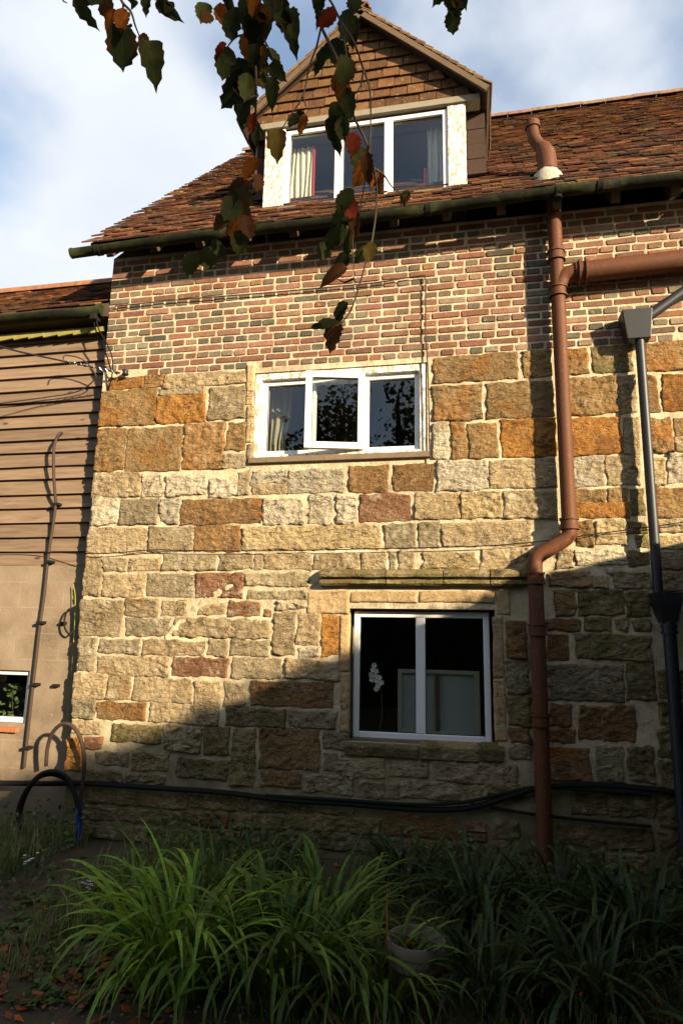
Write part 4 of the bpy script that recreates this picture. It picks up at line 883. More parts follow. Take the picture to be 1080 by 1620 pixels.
for nm, pts, lab in (('loose_wire', [P(152, 500, -.03), P(156, 520, -.07), P(170, 545, -.10), P(178, 570, -.10), P(176, 600, -.06), P(168, 625, .02)], 'loose black wire hanging from the low gutter to the corner, outer one'),
                     ('loose_wire', [P(148, 505, -.03), P(154, 530, -.04), P(168, 560, -.05), P(176, 585, -.06), P(186, 592, -.05)], 'loose black wire hanging from the low gutter to the cable hook'),
                     ('loose_wire', [P(0, 638, .09), P(60, 630, .085), P(120, 620, .08), P(148, 602, .03), P(150, 590, .0), P(130, 568, -.05), P(104, 562, -.08), P(100, 568, -.12)], 'slack brown wire looping across the weatherboards')):
    cable(nm, pts, 0.006, CAB if 'black' in lab else BROWNC, lab, 'wire')
mb = MB(); c = P(152, 500, -.03); mb.box(c.x - .035, c.x + .03, -.08, .0, c.z - .05, c.z + .05); tag(mb.build('junction_box', CAB, bevel=.006), 'small dark box under the low gutter end holding loose wires', 'box')
# hose
hose = thing('garden_hose', 'black hose looped at the house corner with a blue connector', 'hose', tuple(G(110, 1345)))
HY = -.10
mb = MB(); mb.tube(spline([P(124, 1285, HY), P(131, 1240, HY), P(133, 1200, HY), P(127, 1168, HY - .02), P(114, 1149, HY - .03), P(98, 1146, HY - .03), P(83, 1160, HY), P(75, 1185, HY + .05), P(73, 1212, HY + .08)], 8), 0.0155, 12); mb.build('hose_loop', BROWNC, hose, smooth='auto')
for j, dy in enumerate((0, .035, .07)):
    mb = MB(); mb.tube(spline([P(124 + j * 2, 1290, HY - dy), P(118, 1258 - j * 2, HY - dy), P(106, 1236 - j * 3, HY - dy), P(84, 1226 - j * 3, HY - dy), P(60, 1232 - j * 2, HY - dy), P(42 - j * 2, 1256, HY - dy), P(32 - j * 2, 1290, HY - dy), P(34 + j * 3, 1325, HY - dy), P(48 + j * 5, 1345, HY - dy * 2), P(80 + j * 5, 1352, HY - .1 - dy * 2), P(112, 1345, HY - .1)], 8), 0.0145, 12); mb.build('hose_coil', CAB, hose, smooth='auto')
mb = MB(); a, b = P(125, 1272, HY - .03), P(124, 1332, HY - .05); mb.tube([a, a.lerp(b, .15), a.lerp(b, .2), a.lerp(b, .8), a.lerp(b, .85), b], [.021, .021, .026, .026, .022, .018], 16); mb.build('connector', plain('blue_plastic', (0.01, 0.03, 0.22), 0.4, 0.1), hose, smooth='auto')

# ================================================================== THINGS BEHIND THE GLASS
FAB = plain('cream_fabric', (0.62, 0.56, 0.46), 0.9, 0.1, 8, 0.2, 90)
def curtain(x0, x1, z0, z1, y, waves, amp, name_label, mat=FAB, pinch=None):
    n = 60; m = 12; vs = []
    for j in range(m + 1):
        v = j / m; z = z1 + (z0 - z1) * v
        for i in range(n + 1):
            u = i / n; x = x0 + (x1 - x0) * u
            if pinch: x = x0 + (x - x0) * (1 - pinch * math.exp(-((v - .62) / .18) ** 2))
            vs.append((x + .008 * math.sin(v * 5 + u * 9), y + amp * math.sin(u * waves * 2 * math.pi + v * .8) * (0.6 + .4 * v), z))
    w = n + 1; fs = [(j * w + i, j * w + i + 1, (j + 1) * w + i + 1, (j + 1) * w + i) for j in range(m) for i in range(n)]
    b = MB(); b.add(vs, fs); o = b.build('curtain', mat, smooth=True); return tag(o, name_label, 'curtain')
y = DY + .17
c = curtain(P(458, 260, y).x, P(496, 260, y).x, zs + .02, zb - .16, y, 5, .02, 'cream curtain with red edge in the left light of the dormer window')
mb = MB(); X = P(497, 260, y).x; mb.box(X - .006, X + .010, y - .022, y - .005, zs + .02, zb - .16); o = mb.build('trim', plain('red_braid', (0.40, 0.03, 0.03), 0.8), c)
c2 = curtain(P(675, 235, y).x, P(702, 235, y).x, zs + .02, zb - .13, y, 3, .018, 'pale curtain at the right side of the dormer window')
mb = MB(); X = P(674, 235, y).x; mb.box(X - .02, X + .004, y - .022, y - .005, zs + .02, zs + .38); mb.build('trim', plain('red_cloth', (0.36, 0.03, 0.06), 0.8), c2)
mb = MB(); mb.tube([(pil + .03, y + .02, zb - .14), (pir - .03, y + .02, zb - .14)], .012, 10); tag(mb.build('curtain_rail', DARKWOOD), 'thin rail carrying the dormer curtains', 'rail')
curtain(P(424, 660, .3).x, P(461, 660, .3).x, UW[2] - .1, UW[3] - .02, .30, 4, .022, 'tied back beige curtain in the left light of the upper window', plain('beige_fabric', (0.34, 0.29, 0.22), 0.9, 0.12), .22)
# stretched canvas leaning in the lower window
cv = thing('stretched_canvas', 'back of a stretched canvas leaning inside the lower window', 'canvas', (-.2, .3, .85))
def cvp(px, py, y=.30): return P(px, py, y)
q0, q1 = cvp(629, 1160), cvp(758, 1062); wdt = q1.x - q0.x
PW = plain('pale_pine', (0.38, 0.34, 0.265), 0.8, 0.15, 10, .2, 60); CV = plain('raw_canvas', (0.34, 0.345, 0.33), 0.9, 0.08, 14, 0.3, 200)
zA, zB = q0.z, q1.z
mb = MB(); mb.box(q0.x + .01, q1.x - .01, .312, .318, zA + .01, zB - .01); mb.build('cloth', CV, cv)
for (xa, xb, za, zc, nm) in ((q0.x, q0.x + .035, zA, zB, 'stretcher_bar'), (q1.x - .04, q1.x, zA, zB, 'stretcher_bar'), (q0.x + .035, q1.x - .04, zB - .03, zB, 'stretcher_bar'), (q0.x + .035, q1.x - .04, zA, zA + .03, 'stretcher_bar')):
    mb = MB(); mb.box(xa, xb, .29, .311, za, zc); mb.build(nm, PW, cv, bevel=.002)
X = cvp(692, 1110).x; mb = MB(); mb.box(X - .017, X + .017, .287, .3105, zA + .031, zB - .031); mb.build('cross_brace', plain('pine_brace', (0.14, 0.07, 0.035), 0.8), cv)
# orchid
orc = thing('orchid', 'white orchid blossoms behind the left pane of the lower window', 'flower', tuple(P(594, 1158, .24)))
WHT = plain('white_petal', (0.72, 0.68, 0.64), 0.7, 0.1, 20)
mb = MB(); mb.tube(spline([P(600, 1162, .26), P(604, 1125, .26), P(601, 1080, .24), P(594, 1056, .22), P(590, 1050, .22)], 5), .004, 6); mb.build('stem', plain('orchid_stem', (0.10, 0.13, 0.04), 0.6), orc)
for q in ((592, 1053), (590, 1060), (595, 1062), (587, 1067), (594, 1069), (600, 1072), (588, 1075), (596, 1077), (603, 1080), (598, 1085), (595, 1090)):
    c = P(q[0], q[1], .21 + RND.uniform(-.01, .01)); b = MB(); rot = RND.random() * 6
    for k in range(5):
        w = rot + k * 2 * math.pi / 5; dv = Vector((math.cos(w), -.25, math.sin(w))); sv2 = Vector((-math.sin(w), 0, math.cos(w)))
        b.add([c, c + dv * .014 + sv2 * .011, c + dv * .026, c + dv * .014 - sv2 * .011], [(0, 1, 2, 3)])
    b.build('blossom', WHT, orc)
mb = MB(); c = P(600, 1166, .26); mb.lathe(c + Vector((0, 0, -.03)), [(.04, 0), (.055, .07), (.05, .07)], 14); mb.build('pot', TCOT, orc, smooth='auto')
# plant in the left window
pv = thing('window_plant', 'small leafy plant behind the little window at the left edge', 'plant', tuple(P(20, 1140, .3)))
mb = MB()
for i in range(70):
    c = P(RND.gauss(20, 9), RND.uniform(1082, 1140), RND.uniform(.24, .36)); a = Vector((RND.uniform(-1, 1), RND.uniform(-1, 1), RND.uniform(-1, 1))).normalized(); b2 = a.orthogonal().normalized(); f = RND.uniform(.6, 1.3)
    mb.add([c - a * .022, c + b2 * .012, c + a * .022, c - b2 * .012], [(0, 1, 2, 3)], (.11 * f, .18 * f, .05 * f, 1))
mb.build('leaves', TINTLEAF, pv, kind='stuff')
mb = MB(); mb.tube([P(20, 1143, .3), P(20, 1090, .3)], .006, 6); mb.build('stem', BARK, pv)

# ================================================================== RIGHT WING (just outside the frame; its eaves shade the foot of the wall)
wing = thing('garden_wing', 'low rear wing standing at right angles outside the right edge', 'building', (3.0, -3, 0))
WGX = 1.62
mb = MB(); prof = [(-0.0, 2.29), (-1.0, 2.52), (-5.4, 2.52)]
fr = [(WGX, y, -.2) for y, z in prof] + [(WGX, y, z) for y, z in prof]; bk = [(4.4, y, z) for _, y, z in fr]
mb.add(fr + bk, [(1, 0, 3, 4), (2, 1, 4, 5), (6, 7, 10, 9), (7, 8, 11, 10), (3, 9, 10, 4), (4, 10, 11, 5), (2, 5, 11, 8), (0, 6, 9, 3)])
mb.build('wall', plain('wing_brick', (0.07, 0.045, 0.032), 0.9, 0.3, 14, 0.6, 40), wing)
WF = plain('white_board', (0.62, 0.60, 0.55), 0.6, 0.1)
for (ya, za), (yb2, zb2) in zip(prof, prof[1:]):
    mb = MB(); mb.add([(WGX - .05, ya, za + .0), (WGX - .05, yb2, zb2 + .0), (WGX + .3, yb2, zb2 + .12), (WGX + .3, ya, za + .12), (WGX - .05, ya, za - .1), (WGX - .05, yb2, zb2 - .1), (WGX - .01, yb2, zb2 - .1), (WGX - .01, ya, za - .1)],
        [(0, 1, 2, 3), (4, 5, 1, 0), (7, 6, 5, 4), (3, 2, 6, 7)]); mb.build('eaves', DARKWOOD, wing)

mb = MB(); RR = random.Random(33)  # unseen leaves added along the eaves to roughen and dapple the shadow edge
for k in range(60):
    yc = -RR.uniform(.8, 5.3); zc = 2.455 + RR.gauss(0, .035); s_c = RR.uniform(.05, .11)
    for i in range(34):
        p = Vector((WGX - .06 + RR.gauss(0, s_c), yc + RR.gauss(0, s_c * 1.6), zc + RR.gauss(0, s_c * .8))); a = Vector((RR.uniform(-1, 1), RR.uniform(-1, 1), RR.uniform(-1, 1))).normalized(); b2 = a.orthogonal().normalized(); L = RR.uniform(.02, .04); f = RR.uniform(.6, 1.3)
        mb.add([p - a * L, p + b2 * L * .8, p + a * L, p - b2 * L * .8], [(0, 1, 2, 3)], (.05 * f, .07 * f, .02 * f, 1))
mb.build('shadow_edge_leaves', TINTLEAF, wing, kind='stuff')

# ================================================================== TREE (its trunk stands behind the viewer, its twigs hang into view)
def leaf_mesh(seed, L=1.0):
    R = random.Random(seed); n = 11; vs = []; fs = []
    bend = R.uniform(-.12, .30); fold = R.uniform(.08, .40); wv = R.uniform(0.30, 0.38)
    rows = []
    for i in range(n + 1):
        u = i / n; w = wv * (math.sin(math.pi * min(1, u ** 0.8 * 1.0)) ** 0.75) * (1.0 if u < .85 else .8) + (0.0 if i in (0, n) else R.uniform(-.02, .02))
        y = u; zc = -bend * u * u * 2
        if i in (0, n): rows.append([len(vs)]); vs.append((0, y, zc)); continue
        idx = len(vs); ser = R.uniform(.015, .045) if i % 2 else -R.uniform(.01, .03)
        vs += [(-w - ser, y + R.uniform(-.02, .03), zc + fold * w + R.uniform(-.03, .03)), (-w * .5, y, zc + fold * w * .4), (0, y, zc), (w * .5, y, zc + fold * w * .4), (w + ser, y + R.uniform(-.02, .03), zc + fold * w + R.uniform(-.03, .03))]
        rows.append([idx + k for k in range(5)])
    for a, b in zip(rows, rows[1:]):
        if len(a) == 1: fs += [(a[0], b[k + 1], b[k]) for k in range(4)]
        elif len(b) == 1: fs += [(a[k], a[k + 1], b[0]) for k in range(4)]
        else: fs += [(a[k], a[k + 1], b[k + 1], b[k]) for k in range(4)]
    me = bpy.data.meshes.new('leaf'); me.from_pydata(vs, [], fs); me.polygons.foreach_set('use_smooth', [True] * len(fs)); me.materials.append(LEAF); return me
LM = [leaf_mesh(i) for i in range(8)]
tree = thing('autumn_tree', 'tree behind the viewer whose twigs of green and orange leaves hang into the top', 'tree', (2.3, -7.4, 0))
TB = Vector((2.3, -7.4, 0))
mb = MB(); mb.tube(spline([TB, TB + Vector((.05, .05, 1.5)), TB + Vector((-.05, .0, 3.0)), TB + Vector((.1, -.1, 4.6)), TB + Vector((0, 0, 6.0))], 5), [.24 - .009 * i for i in range(21)], 14); mb.build('trunk', BARK, tree, smooth=True)
mb = MB(); RR = random.Random(21)
clumps = [(Vector((RR.gauss(0, 1), RR.gauss(0, 1), RR.gauss(0, 1))).normalized() * RR.random() ** .4, RR.uniform(.35, .7)) for _ in range(95)]
ccen = Vector((2.15, -7.25, 4.75))
for d, s in clumps:
    c = ccen + Vector((d.x * 2.2, d.y * 1.75, d.z * 2.0)); tone = RR.uniform(.6, 1.3)
    for i in range(85):
        p = c + Vector((RR.gauss(0, s * .5), RR.gauss(0, s * .5), RR.gauss(0, s * .4))); a = Vector((RR.uniform(-1, 1), RR.uniform(-1, 1), RR.uniform(-1, .3))).normalized(); b2 = a.orthogonal().normalized()
        if p.x > -4.5 - p.y * 1.28: continue
        cc = (.05, .085, .02) if RR.random() < .75 else (.22, .09, .02); L = RR.uniform(.035, .055)
        mb.add([p - a * L, p + b2 * L * .6, p + a * L, p - b2 * L * .6], [(0, 1, 2, 3)], (cc[0] * tone, cc[1] * tone, cc[2] * tone, 1))
mb.build('crown', TINTLEAF, tree, kind='stuff')
GRN, DKG, ORG, RED, BRN, YEL = (.030, .038, .012), (.016, .022, .009), (.16, .050, .008), (.105, .016, .008), (.060, .027, .011), (.09, .065, .015)
def sprig(depth, twigs, leaves, feeder):
    br = node('branch', tree, DP(*twigs[0][0], depth))
    for k, tw in enumerate(twigs):
        n = len(tw); pts = spline([DP(x, y, depth + .04 * math.sin(x * .05 + y * .03)) for x, y in tw], 5)
        b = MB(); m = len(pts); r0 = .0042 if k == 0 else .0028
        b.tube(pts, [r0 * (1 - .65 * i / m) for i in range(m)], 6); b.build('twig', BARK, br, smooth=True)
    b = MB(); top = DP(*twigs[0][0], depth); b.tube(spline([top, top + Vector((.05, -.3, .25)), top + feeder * .5 + Vector((0, 0, .25)), TB + Vector((0, 0, 3.9))], 6), [.004 + .0016 * i for i in range(19)], 8); b.build('limb', BARK, br, smooth=True)
    extra = [(x + RND.gauss(0, 13), y + RND.gauss(4, 13), sz * RND.uniform(.55, .9), an + RND.gauss(0, 35), RND.choice([DKG, DKG, GRN, BRN, ORG])) for x, y, sz, an, cc in leaves if y < 330 and RND.random() < .5]
    for lf in leaves + extra:
        x, y, size, ang, col = lf[:5]
        me = RND.choice(LM); o = mesh_obj('leaf', me, br, (0, 0, 0))
        d = depth + RND.uniform(-.08, .08); L = size * d / FPX * 0.98
        tip = Vector((math.cos(math.radians(ang)), math.sin(math.radians(ang))))   # image direction base->tip, y down
        ydir = (r_ * tip.x + d_ * tip.y + f_ * RND.uniform(-.35, .35)).normalized()
        face = (-f_ + r_ * RND.uniform(-.6, .6) + d_ * RND.uniform(-.5, .5)); face = (face - ydir * face.dot(ydir)).normalized(); xdir = ydir.cross(face).normalized()
        wl = DP(x, y, d) - ydir * L * .5
        M = Matrix((xdir, ydir, face)).transposed().to_4x4(); o.rotation_euler = M.to_euler(); o.scale = (L * RND.uniform(.72, 1.08), L, L * RND.uniform(.8, 2.0))
        WL[o.name] = wl; o.location = wl - WL[br.name]; f = RND.uniform(.8, 1.25); o.color = (col[0] * f, col[1] * f, col[2] * f, 1)
sprig(1.55, [[(150, -40), (185, -10), (195, 5), (207, 18), (214, 40), (222, 60)], [(195, 5), (193, 30), (192, 45)], [(185, -10), (230, -5), (262, 3)], [(120, -20), (100, -2), (106, 4)]],
      [(128, 12, 44, 75, DKG), (168, 8, 48, 85, BRN), (193, 32, 40, 95, ORG), (193, 72, 66, 92, DKG), (240, 86, 62, 78, GRN), (228, 62, 22, 50, BRN), (230, 0, 26, 90, DKG), (258, 8, 42, 60, DKG), (150, -4, 40, 100, DKG), (205, -6, 30, 80, DKG)], Vector((1.0, -1.4, .8)))
sprig(1.5, [[(392, -60), (398, 0), (402, 60), (405, 120), (404, 200), (406, 236), (402, 268), (400, 298)], [(398, 0), (375, 25), (350, 30)], [(402, 60), (380, 55), (362, 70), (352, 95)], [(402, 40), (425, 75), (433, 100)], [(398, -10), (430, -5), (455, 15)], [(405, 150), (385, 160)]],
      [(322, 22, 46, 100, GRN), (352, 22, 44, 60, ORG), (372, 40, 52, 95, DKG), (347, 76, 30, 140, RED), (356, 100, 50, 105, GRN), (387, 12, 44, 100, DKG), (404, 45, 60, 95, DKG), (415, 28, 54, 85, DKG), (390, 74, 46, 95, ORG), (393, 118, 46, 85, DKG), (412, 118, 44, 80, YEL), (375, 108, 44, 160, DKG), (372, 140, 62, 130, DKG), (384, 168, 54, 105, DKG), (395, 150, 50, 70, DKG), (401, 196, 36, 95, RED), (404, 215, 30, 100, DKG),
       (432, 90, 34, 60, GRN), (436, 110, 34, 50, GRN), (430, 140, 44, 95, GRN), (445, 22, 56, 90, DKG), (460, 30, 50, 85, GRN), (455, 48, 30, 95, RED), (425, 8, 44, 80, DKG), (436, -2, 40, 90, DKG), (360, -2, 40, 90, DKG), (402, 4, 36, 90, ORG), (405, 90, 50, 110, DKG), (398, 268, 44, 120, ORG), (408, 290, 36, 100, BRN), (376, 300, 46, 140, BRN), (384, 328, 44, 70, BRN), (365, 332, 48, 120, DKG), (372, 360, 52, 110, ORG), (390, 360, 46, 80, BRN), (350, 350, 36, 150, BRN), (378, 385, 44, 95, GRN), (330, 408, 46, 100, GRN), (300, 418, 40, 110, GRN), (345, 395, 36, 60, GRN)], Vector((1.0, -1.4, .8)))
sprig(1.5, [[(496, -60), (502, 10), (508, 41), (530, 86), (541, 114), (551, 147), (560, 185), (578, 221), (590, 265), (596, 300), (594, 340), (588, 381), (581, 405), (570, 445), (557, 485), (545, 505), (530, 518)],
            [(508, 41), (500, 75), (490, 102), (479, 151), (462, 178), (449, 198), (438, 215)], [(500, -20), (522, 0), (541, 37), (559, 65), (575, 110), (585, 143), (586, 200), (584, 239), (578, 280), (572, 316), (566, 340), (558, 363), (559, 410), (560, 461)],
            [(541, 37), (548, 90), (552, 130)], [(575, 110), (570, 135), (560, 150)], [(590, 265), (606, 275), (620, 295), (640, 310)], [(596, 292), (590, 300), (580, 318), (566, 335)], [(479, 151), (484, 168)], [(560, 440), (545, 446), (532, 440)]],
      [(506, 4, 44, 95, DKG), (517, 28, 38, 140, RED), (548, 42, 50, 95, GRN), (560, 8, 40, 95, GRN), (512, 84, 52, 150, DKG), (538, 88, 58, 60, DKG), (546, 110, 48, 95, GRN), (534, 128, 38, 120, BRN), (541, 142, 42, 100, ORG), (536, 182, 60, 110, DKG), (552, 165, 50, 80, GRN), (528, 205, 50, 95, DKG), (544, 205, 44, 80, DKG), (437, 222, 48, 95, YEL), (468, 190, 44, 120, DKG), (558, 228, 38, 95, RED), (570, 252, 44, 95, GRN), (573, 272, 46, 110, ORG), (580, 258, 40, 80, BRN), (598, 288, 38, 100, ORG), (545, 318, 46, 120, GRN), (550, 330, 40, 90, RED), (538, 345, 44, 110, GRN), (560, 350, 42, 95, BRN), (530, 372, 46, 125, GRN), (548, 380, 40, 100, GRN),
       (640, 312, 24, 120, GRN), (585, 400, 46, 100, YEL), (572, 402, 36, 140, GRN), (530, 430, 46, 150, BRN), (540, 415, 40, 120, DKG), (537, 492, 40, 130, DKG), (514, 514, 44, 160, DKG), (526, 526, 44, 115, BRN), (500, 516, 20, 170, DKG), (512, 398, 40, 110, GRN)], Vector((.9, -1.4, .8)))
sprig(1.5, [[(716, -50), (715, -20), (715, 0)]], [(715, 8, 58, 88, DKG), (700, -14, 40, 120, DKG), (728, -12, 40, 60, DKG)], Vector((.8, -1.4, .8)))
# hedge closing the garden behind the viewer
hedge = thing('garden_hedge', 'tall dark hedge closing the garden behind the viewer', 'hedge', (-1, -9.8, 0))
mb = MB(); RR = random.Random(5)
mb.box(-8, 5.4, -10.6, -9.7, -.1, 2.9, (.012, .018, .006, 1))
for i in range(9000):
    p = Vector((RR.uniform(-8.1, 5.5), -9.65 + RR.gauss(0, .12), RR.uniform(0, 3.1))); a = Vector((RR.uniform(-1, 1), RR.uniform(-1, 1), RR.uniform(-1, 1))).normalized(); b2 = a.orthogonal().normalized(); f = RR.uniform(.5, 1.3); L = .06
    mb.add([p - a * L, p + b2 * L * .6, p + a * L, p - b2 * L * .6], [(0, 1, 2, 3)], (.035 * f, .055 * f, .016 * f, 1))
mb.build('foliage', TINTLEAF, hedge, kind='stuff')

# tall unseen trees added beyond the hedge to dim skylight, dense below and lacy above
mb = MB(); RR = random.Random(15)
for k in range(740):
    x = RR.uniform(-16, 7.0); z = RR.uniform(1.5, (8.0 if x > -2 else 6.2) + 1.6 * noise.noise(Vector((x * .35, 2, 0)))); y = RR.uniform(-13.5, -10.6); s = RR.uniform(.45, .95); tone = RR.uniform(.5, 1.3)
    for i in range(int(95 * (1.15 - z / 14))):
        p = Vector((x + RR.gauss(0, s * .6), y + RR.gauss(0, s * .5), z + RR.gauss(0, s * .45)))
        if p.x > -5.0 - p.y * 1.27: continue
        a = Vector((RR.uniform(-1, 1), RR.uniform(-1, 1), RR.uniform(-1, .4))).normalized(); b2 = a.orthogonal().normalized(); L = RR.uniform(.06, .12); c = (.035, .05, .014) if RR.random() < .8 else (.11, .055, .015)
        mb.add([p - a * L, p + b2 * L * .6, p + a * L, p - b2 * L * .6], [(0, 1, 2, 3)], (c[0] * tone, c[1] * tone, c[2] * tone, 1))
for k in range(16):
    x = RR.uniform(-15, 6.5); y = RR.uniform(-13, -11.2)
    if x > -6.5 - y * 1.27: continue
    mb.tube([(x, y, 0), (x + RR.gauss(0, .2), y, 4), (x + RR.gauss(0, .4), y, 8)], [.2, .15, .05], 8, True, (.03, .022, .015, 1))
tag(mb.build('woodland', TINTLEAF, origin=(0, -12, 0)), 'unseen dense wood added behind the viewer to dim skylight and fill window reflections', 'woodland', None, 'stuff')

# ================================================================== GARDEN
def strap_mesh(seed):
    R = random.Random(seed); n = 10; vs = []; L = 1.0; drop = R.uniform(.25, 1.25); lean = R.uniform(.25, .75); tw = R.uniform(-.5, .5); w0 = .0150
    p = Vector((0, 0, 0)); ang = math.radians(90) - lean * .55
    rows = []; kink = R.choice([None, None, R.randint(4, 8)])
    for i in range(n + 1):
        if i == kink: ang -= R.uniform(.5, 1.1)
        u = i / n; w = w0 * (0.55 + .6 * math.sin(math.pi * min(1, u * .8 + .1))) * (1 if u < .75 else (1 - (u - .75) / .25) ** .8)
        side = Vector((math.cos(tw * u), 0, math.sin(tw * u) * .6)); nn = Vector((0, -math.sin(ang), math.cos(ang)))
        if i == n: rows.append([len(vs)]); vs.append(tuple(p)); break
        rows.append([len(vs), len(vs) + 1, len(vs) + 2]); vs += [tuple(p - side * w + nn * w * .35), tuple(p), tuple(p + side * w + nn * w * .35)]
        p = p + Vector((0, math.cos(ang), math.sin(ang))) * (L / n); ang -= (drop + lean) * (1.9 * u + .3) / n * 1.6
    fs = []
    for a, b in zip(rows, rows[1:]):
        if len(b) == 1: fs += [(a[0], a[1], b[0]), (a[1], a[2], b[0])]
        else: fs += [(a[0], a[1], b[1], b[0]), (a[1], a[2], b[2], b[1])]
    me = bpy.data.meshes.new('leaf'); me.from_pydata(vs, [], fs); me.polygons.foreach_set('use_smooth', [True] * len(fs)); me.materials.append(BLADE); return me
SM = [strap_mesh(100 + i) for i in range(24)]
def clump(px, py, label, n, Lr, spread, col, z=0.0, wid=0.98):
    c = G(px, py, z); c.z = gz(c.x, c.y)
    t = thing('strap_leaf_plant', label, 'plant', c, 'strap leaved plants in the bed')
    for i in range(n):
        a = RND.uniform(0, 2 * math.pi); rr = spread * math.sqrt(RND.random()); L = RND.uniform(*Lr)
        o = mesh_obj('leaf', RND.choice(SM), t, c + Vector((math.cos(a) * rr, math.sin(a) * rr, -.01)))
        yaw = a - math.pi / 2 + RND.gauss(0, .5); o.rotation_euler = (RND.gauss(0, .12), RND.gauss(0, .12), yaw); o.scale = (L * wid * RND.uniform(.7, 1.3), L, L * RND.uniform(.9, 1.1))
        f = RND.uniform(.45, 1.35) * (1.35 if RND.random() < .18 else 1); dead = RND.random() < .06; kk = (.20, .13, .055) if dead else col
        if dead: o.scale = (L * wid, L * .75, L * .55); o.rotation_euler.x -= .35
        o.color = (kk[0] * f * RND.uniform(.9, 1.15), kk[1] * f, kk[2] * f, 1)
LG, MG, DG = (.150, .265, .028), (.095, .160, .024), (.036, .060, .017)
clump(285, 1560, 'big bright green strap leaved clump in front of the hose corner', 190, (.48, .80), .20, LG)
clump(450, 1585, 'broad strap leaved clump spilling forward between the big bright clump and the pot', 170, (.45, .75), .20, MG)
clump(520, 1500, 'strap leaved clump behind the pot below the lower window', 120, (.40, .70), .18, MG)
clump(330, 1455, 'upright strap leaved clump close to the wall behind the big bright clump', 89, (.4, .62), .14, MG)
clump(215, 1440, 'small strap leaved clump between the hose and the big bright clump', 60, (.3, .5), .12, MG)
clump(420, 1420, 'dark upright strap leaved clump against the wall left of the lower window', 70, (.4, .6), .16, DG)
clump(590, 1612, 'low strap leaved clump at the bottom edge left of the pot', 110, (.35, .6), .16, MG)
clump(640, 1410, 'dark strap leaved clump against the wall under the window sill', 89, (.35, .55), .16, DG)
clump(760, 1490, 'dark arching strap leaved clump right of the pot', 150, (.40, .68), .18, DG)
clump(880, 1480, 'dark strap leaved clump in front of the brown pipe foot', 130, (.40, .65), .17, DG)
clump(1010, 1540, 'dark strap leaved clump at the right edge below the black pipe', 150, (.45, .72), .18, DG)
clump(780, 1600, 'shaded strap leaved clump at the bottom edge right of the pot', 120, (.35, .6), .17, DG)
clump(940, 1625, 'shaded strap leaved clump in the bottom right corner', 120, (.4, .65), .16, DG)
# flower pot
pot = thing('flower_pot', 'cream rimmed plastic flower pot half hidden among the leaves', 'pot', G(662, 1560))
rc = G(659, 1484, .30); PR_ = abs(G(708, 1484, .30).x - G(611, 1484, .30).x) / 2 / 1.0
POTM = plain('faded_pink_pot', (0.13, 0.088, 0.066), 0.6, 0.12, 10, .1, 40); RIM = plain('cream_rim', (0.21, 0.175, 0.13), 0.5, 0.1)
c0 = Vector((rc.x, rc.y, 0)); R0 = PR_ * .98
mb = MB(); mb.lathe(c0, [(R0 * .66, 0.0), (R0 * .70, .02), (R0 * .90, .252)], 40); mb.build('body', POTM, pot, smooth='auto')
mb = MB(); mb.lathe(c0, [(R0 * .90, .25), (R0 * .985, .256), (R0, .27), (R0, .295), (R0 * .99, .302), (R0 * .955, .302), (R0 * .945, .297), (R0 * .93, .20)], 40); mb.build('rim', RIM, pot, smooth='auto')
mb = MB(); mb.lathe(c0, [(R0 * .94, .225), (R0 * .6, .232), (R0 * .3, .224), (0.001, .23)], 40); mb.build('soil', plain('potting_soil', (0.022, 0.013, 0.008), 0.97, 0.4, 30, 1.0, 60), pot, smooth=True)
o = mesh_obj('dead_leaf', LM[2], pot, c0 + Vector((-.02, .05, .245))); o.scale = (.06, .06, .06); o.rotation_euler = (.4, .2, 1); o.color = (.35, .1, .02, 1)
# a stake-like yellow leaf beside the pot
b = MB(); a0 = G(612, 1500, .2); b.tube([a0 + Vector((0, 0, -.2)), a0 + Vector((0, 0, .05)), a0 + Vector((.0, 0, .28))], [.007, .006, .001], 6); tag(b.build('dry_stem', plain('dry_orange_stem', (.36, .17, .05), .8)), 'single dry orange stem standing beside the pot rim', 'stem')
# grass and low weeds
mb = MB(); RR = random.Random(9)
def blade(mb, p, L, w, col, lean=.5):
    a = RR.uniform(0, 6.28); d = Vector((math.cos(a), math.sin(a), 0)); s = Vector((-d.y, d.x, 0)); l = RR.uniform(.1, lean) * L
    m1 = p + d * l * .3 + Vector((0, 0, L * .6)); m2 = p + d * l + Vector((0, 0, L * RR.uniform(.75, 1)))
    mb.add([p - s * w, p + s * w, m1 + s * w * .7, m1 - s * w * .7, m2], [(0, 1, 2, 3), (3, 2, 4)], col)
for i in range(34000):
    x, y = RR.uniform(-4.2, 1.7), RR.uniform(-2.7, -.06)
    d = noise.noise(Vector((x * 1.3, y * 1.3, 5))) + .35 * noise.noise(Vector((x * 4, y * 4, 1)))
    bare = (x < -1.1 and y < -1.55)
    if d < (-.12 if not bare else .12): continue
    f = RR.uniform(.5, 1.4); c = (.11, .16, .035) if RR.random() < .72 else (.24, .19, .095)
    blade(mb, Vector((x, y, gz(x, y) - .005)), RR.uniform(.04, .20) * (0.6 if bare else 1) * (1.35 if x < -2.1 else 1), RR.uniform(.0015, .0035), (c[0] * f, c[1] * f, c[2] * f, 1), .9)
tag(mb.build('grass', TINTLEAF, origin=(0, 0, 0)), 'rough grass growing across the garden bed', 'grass', None, 'stuff')
mb = MB()
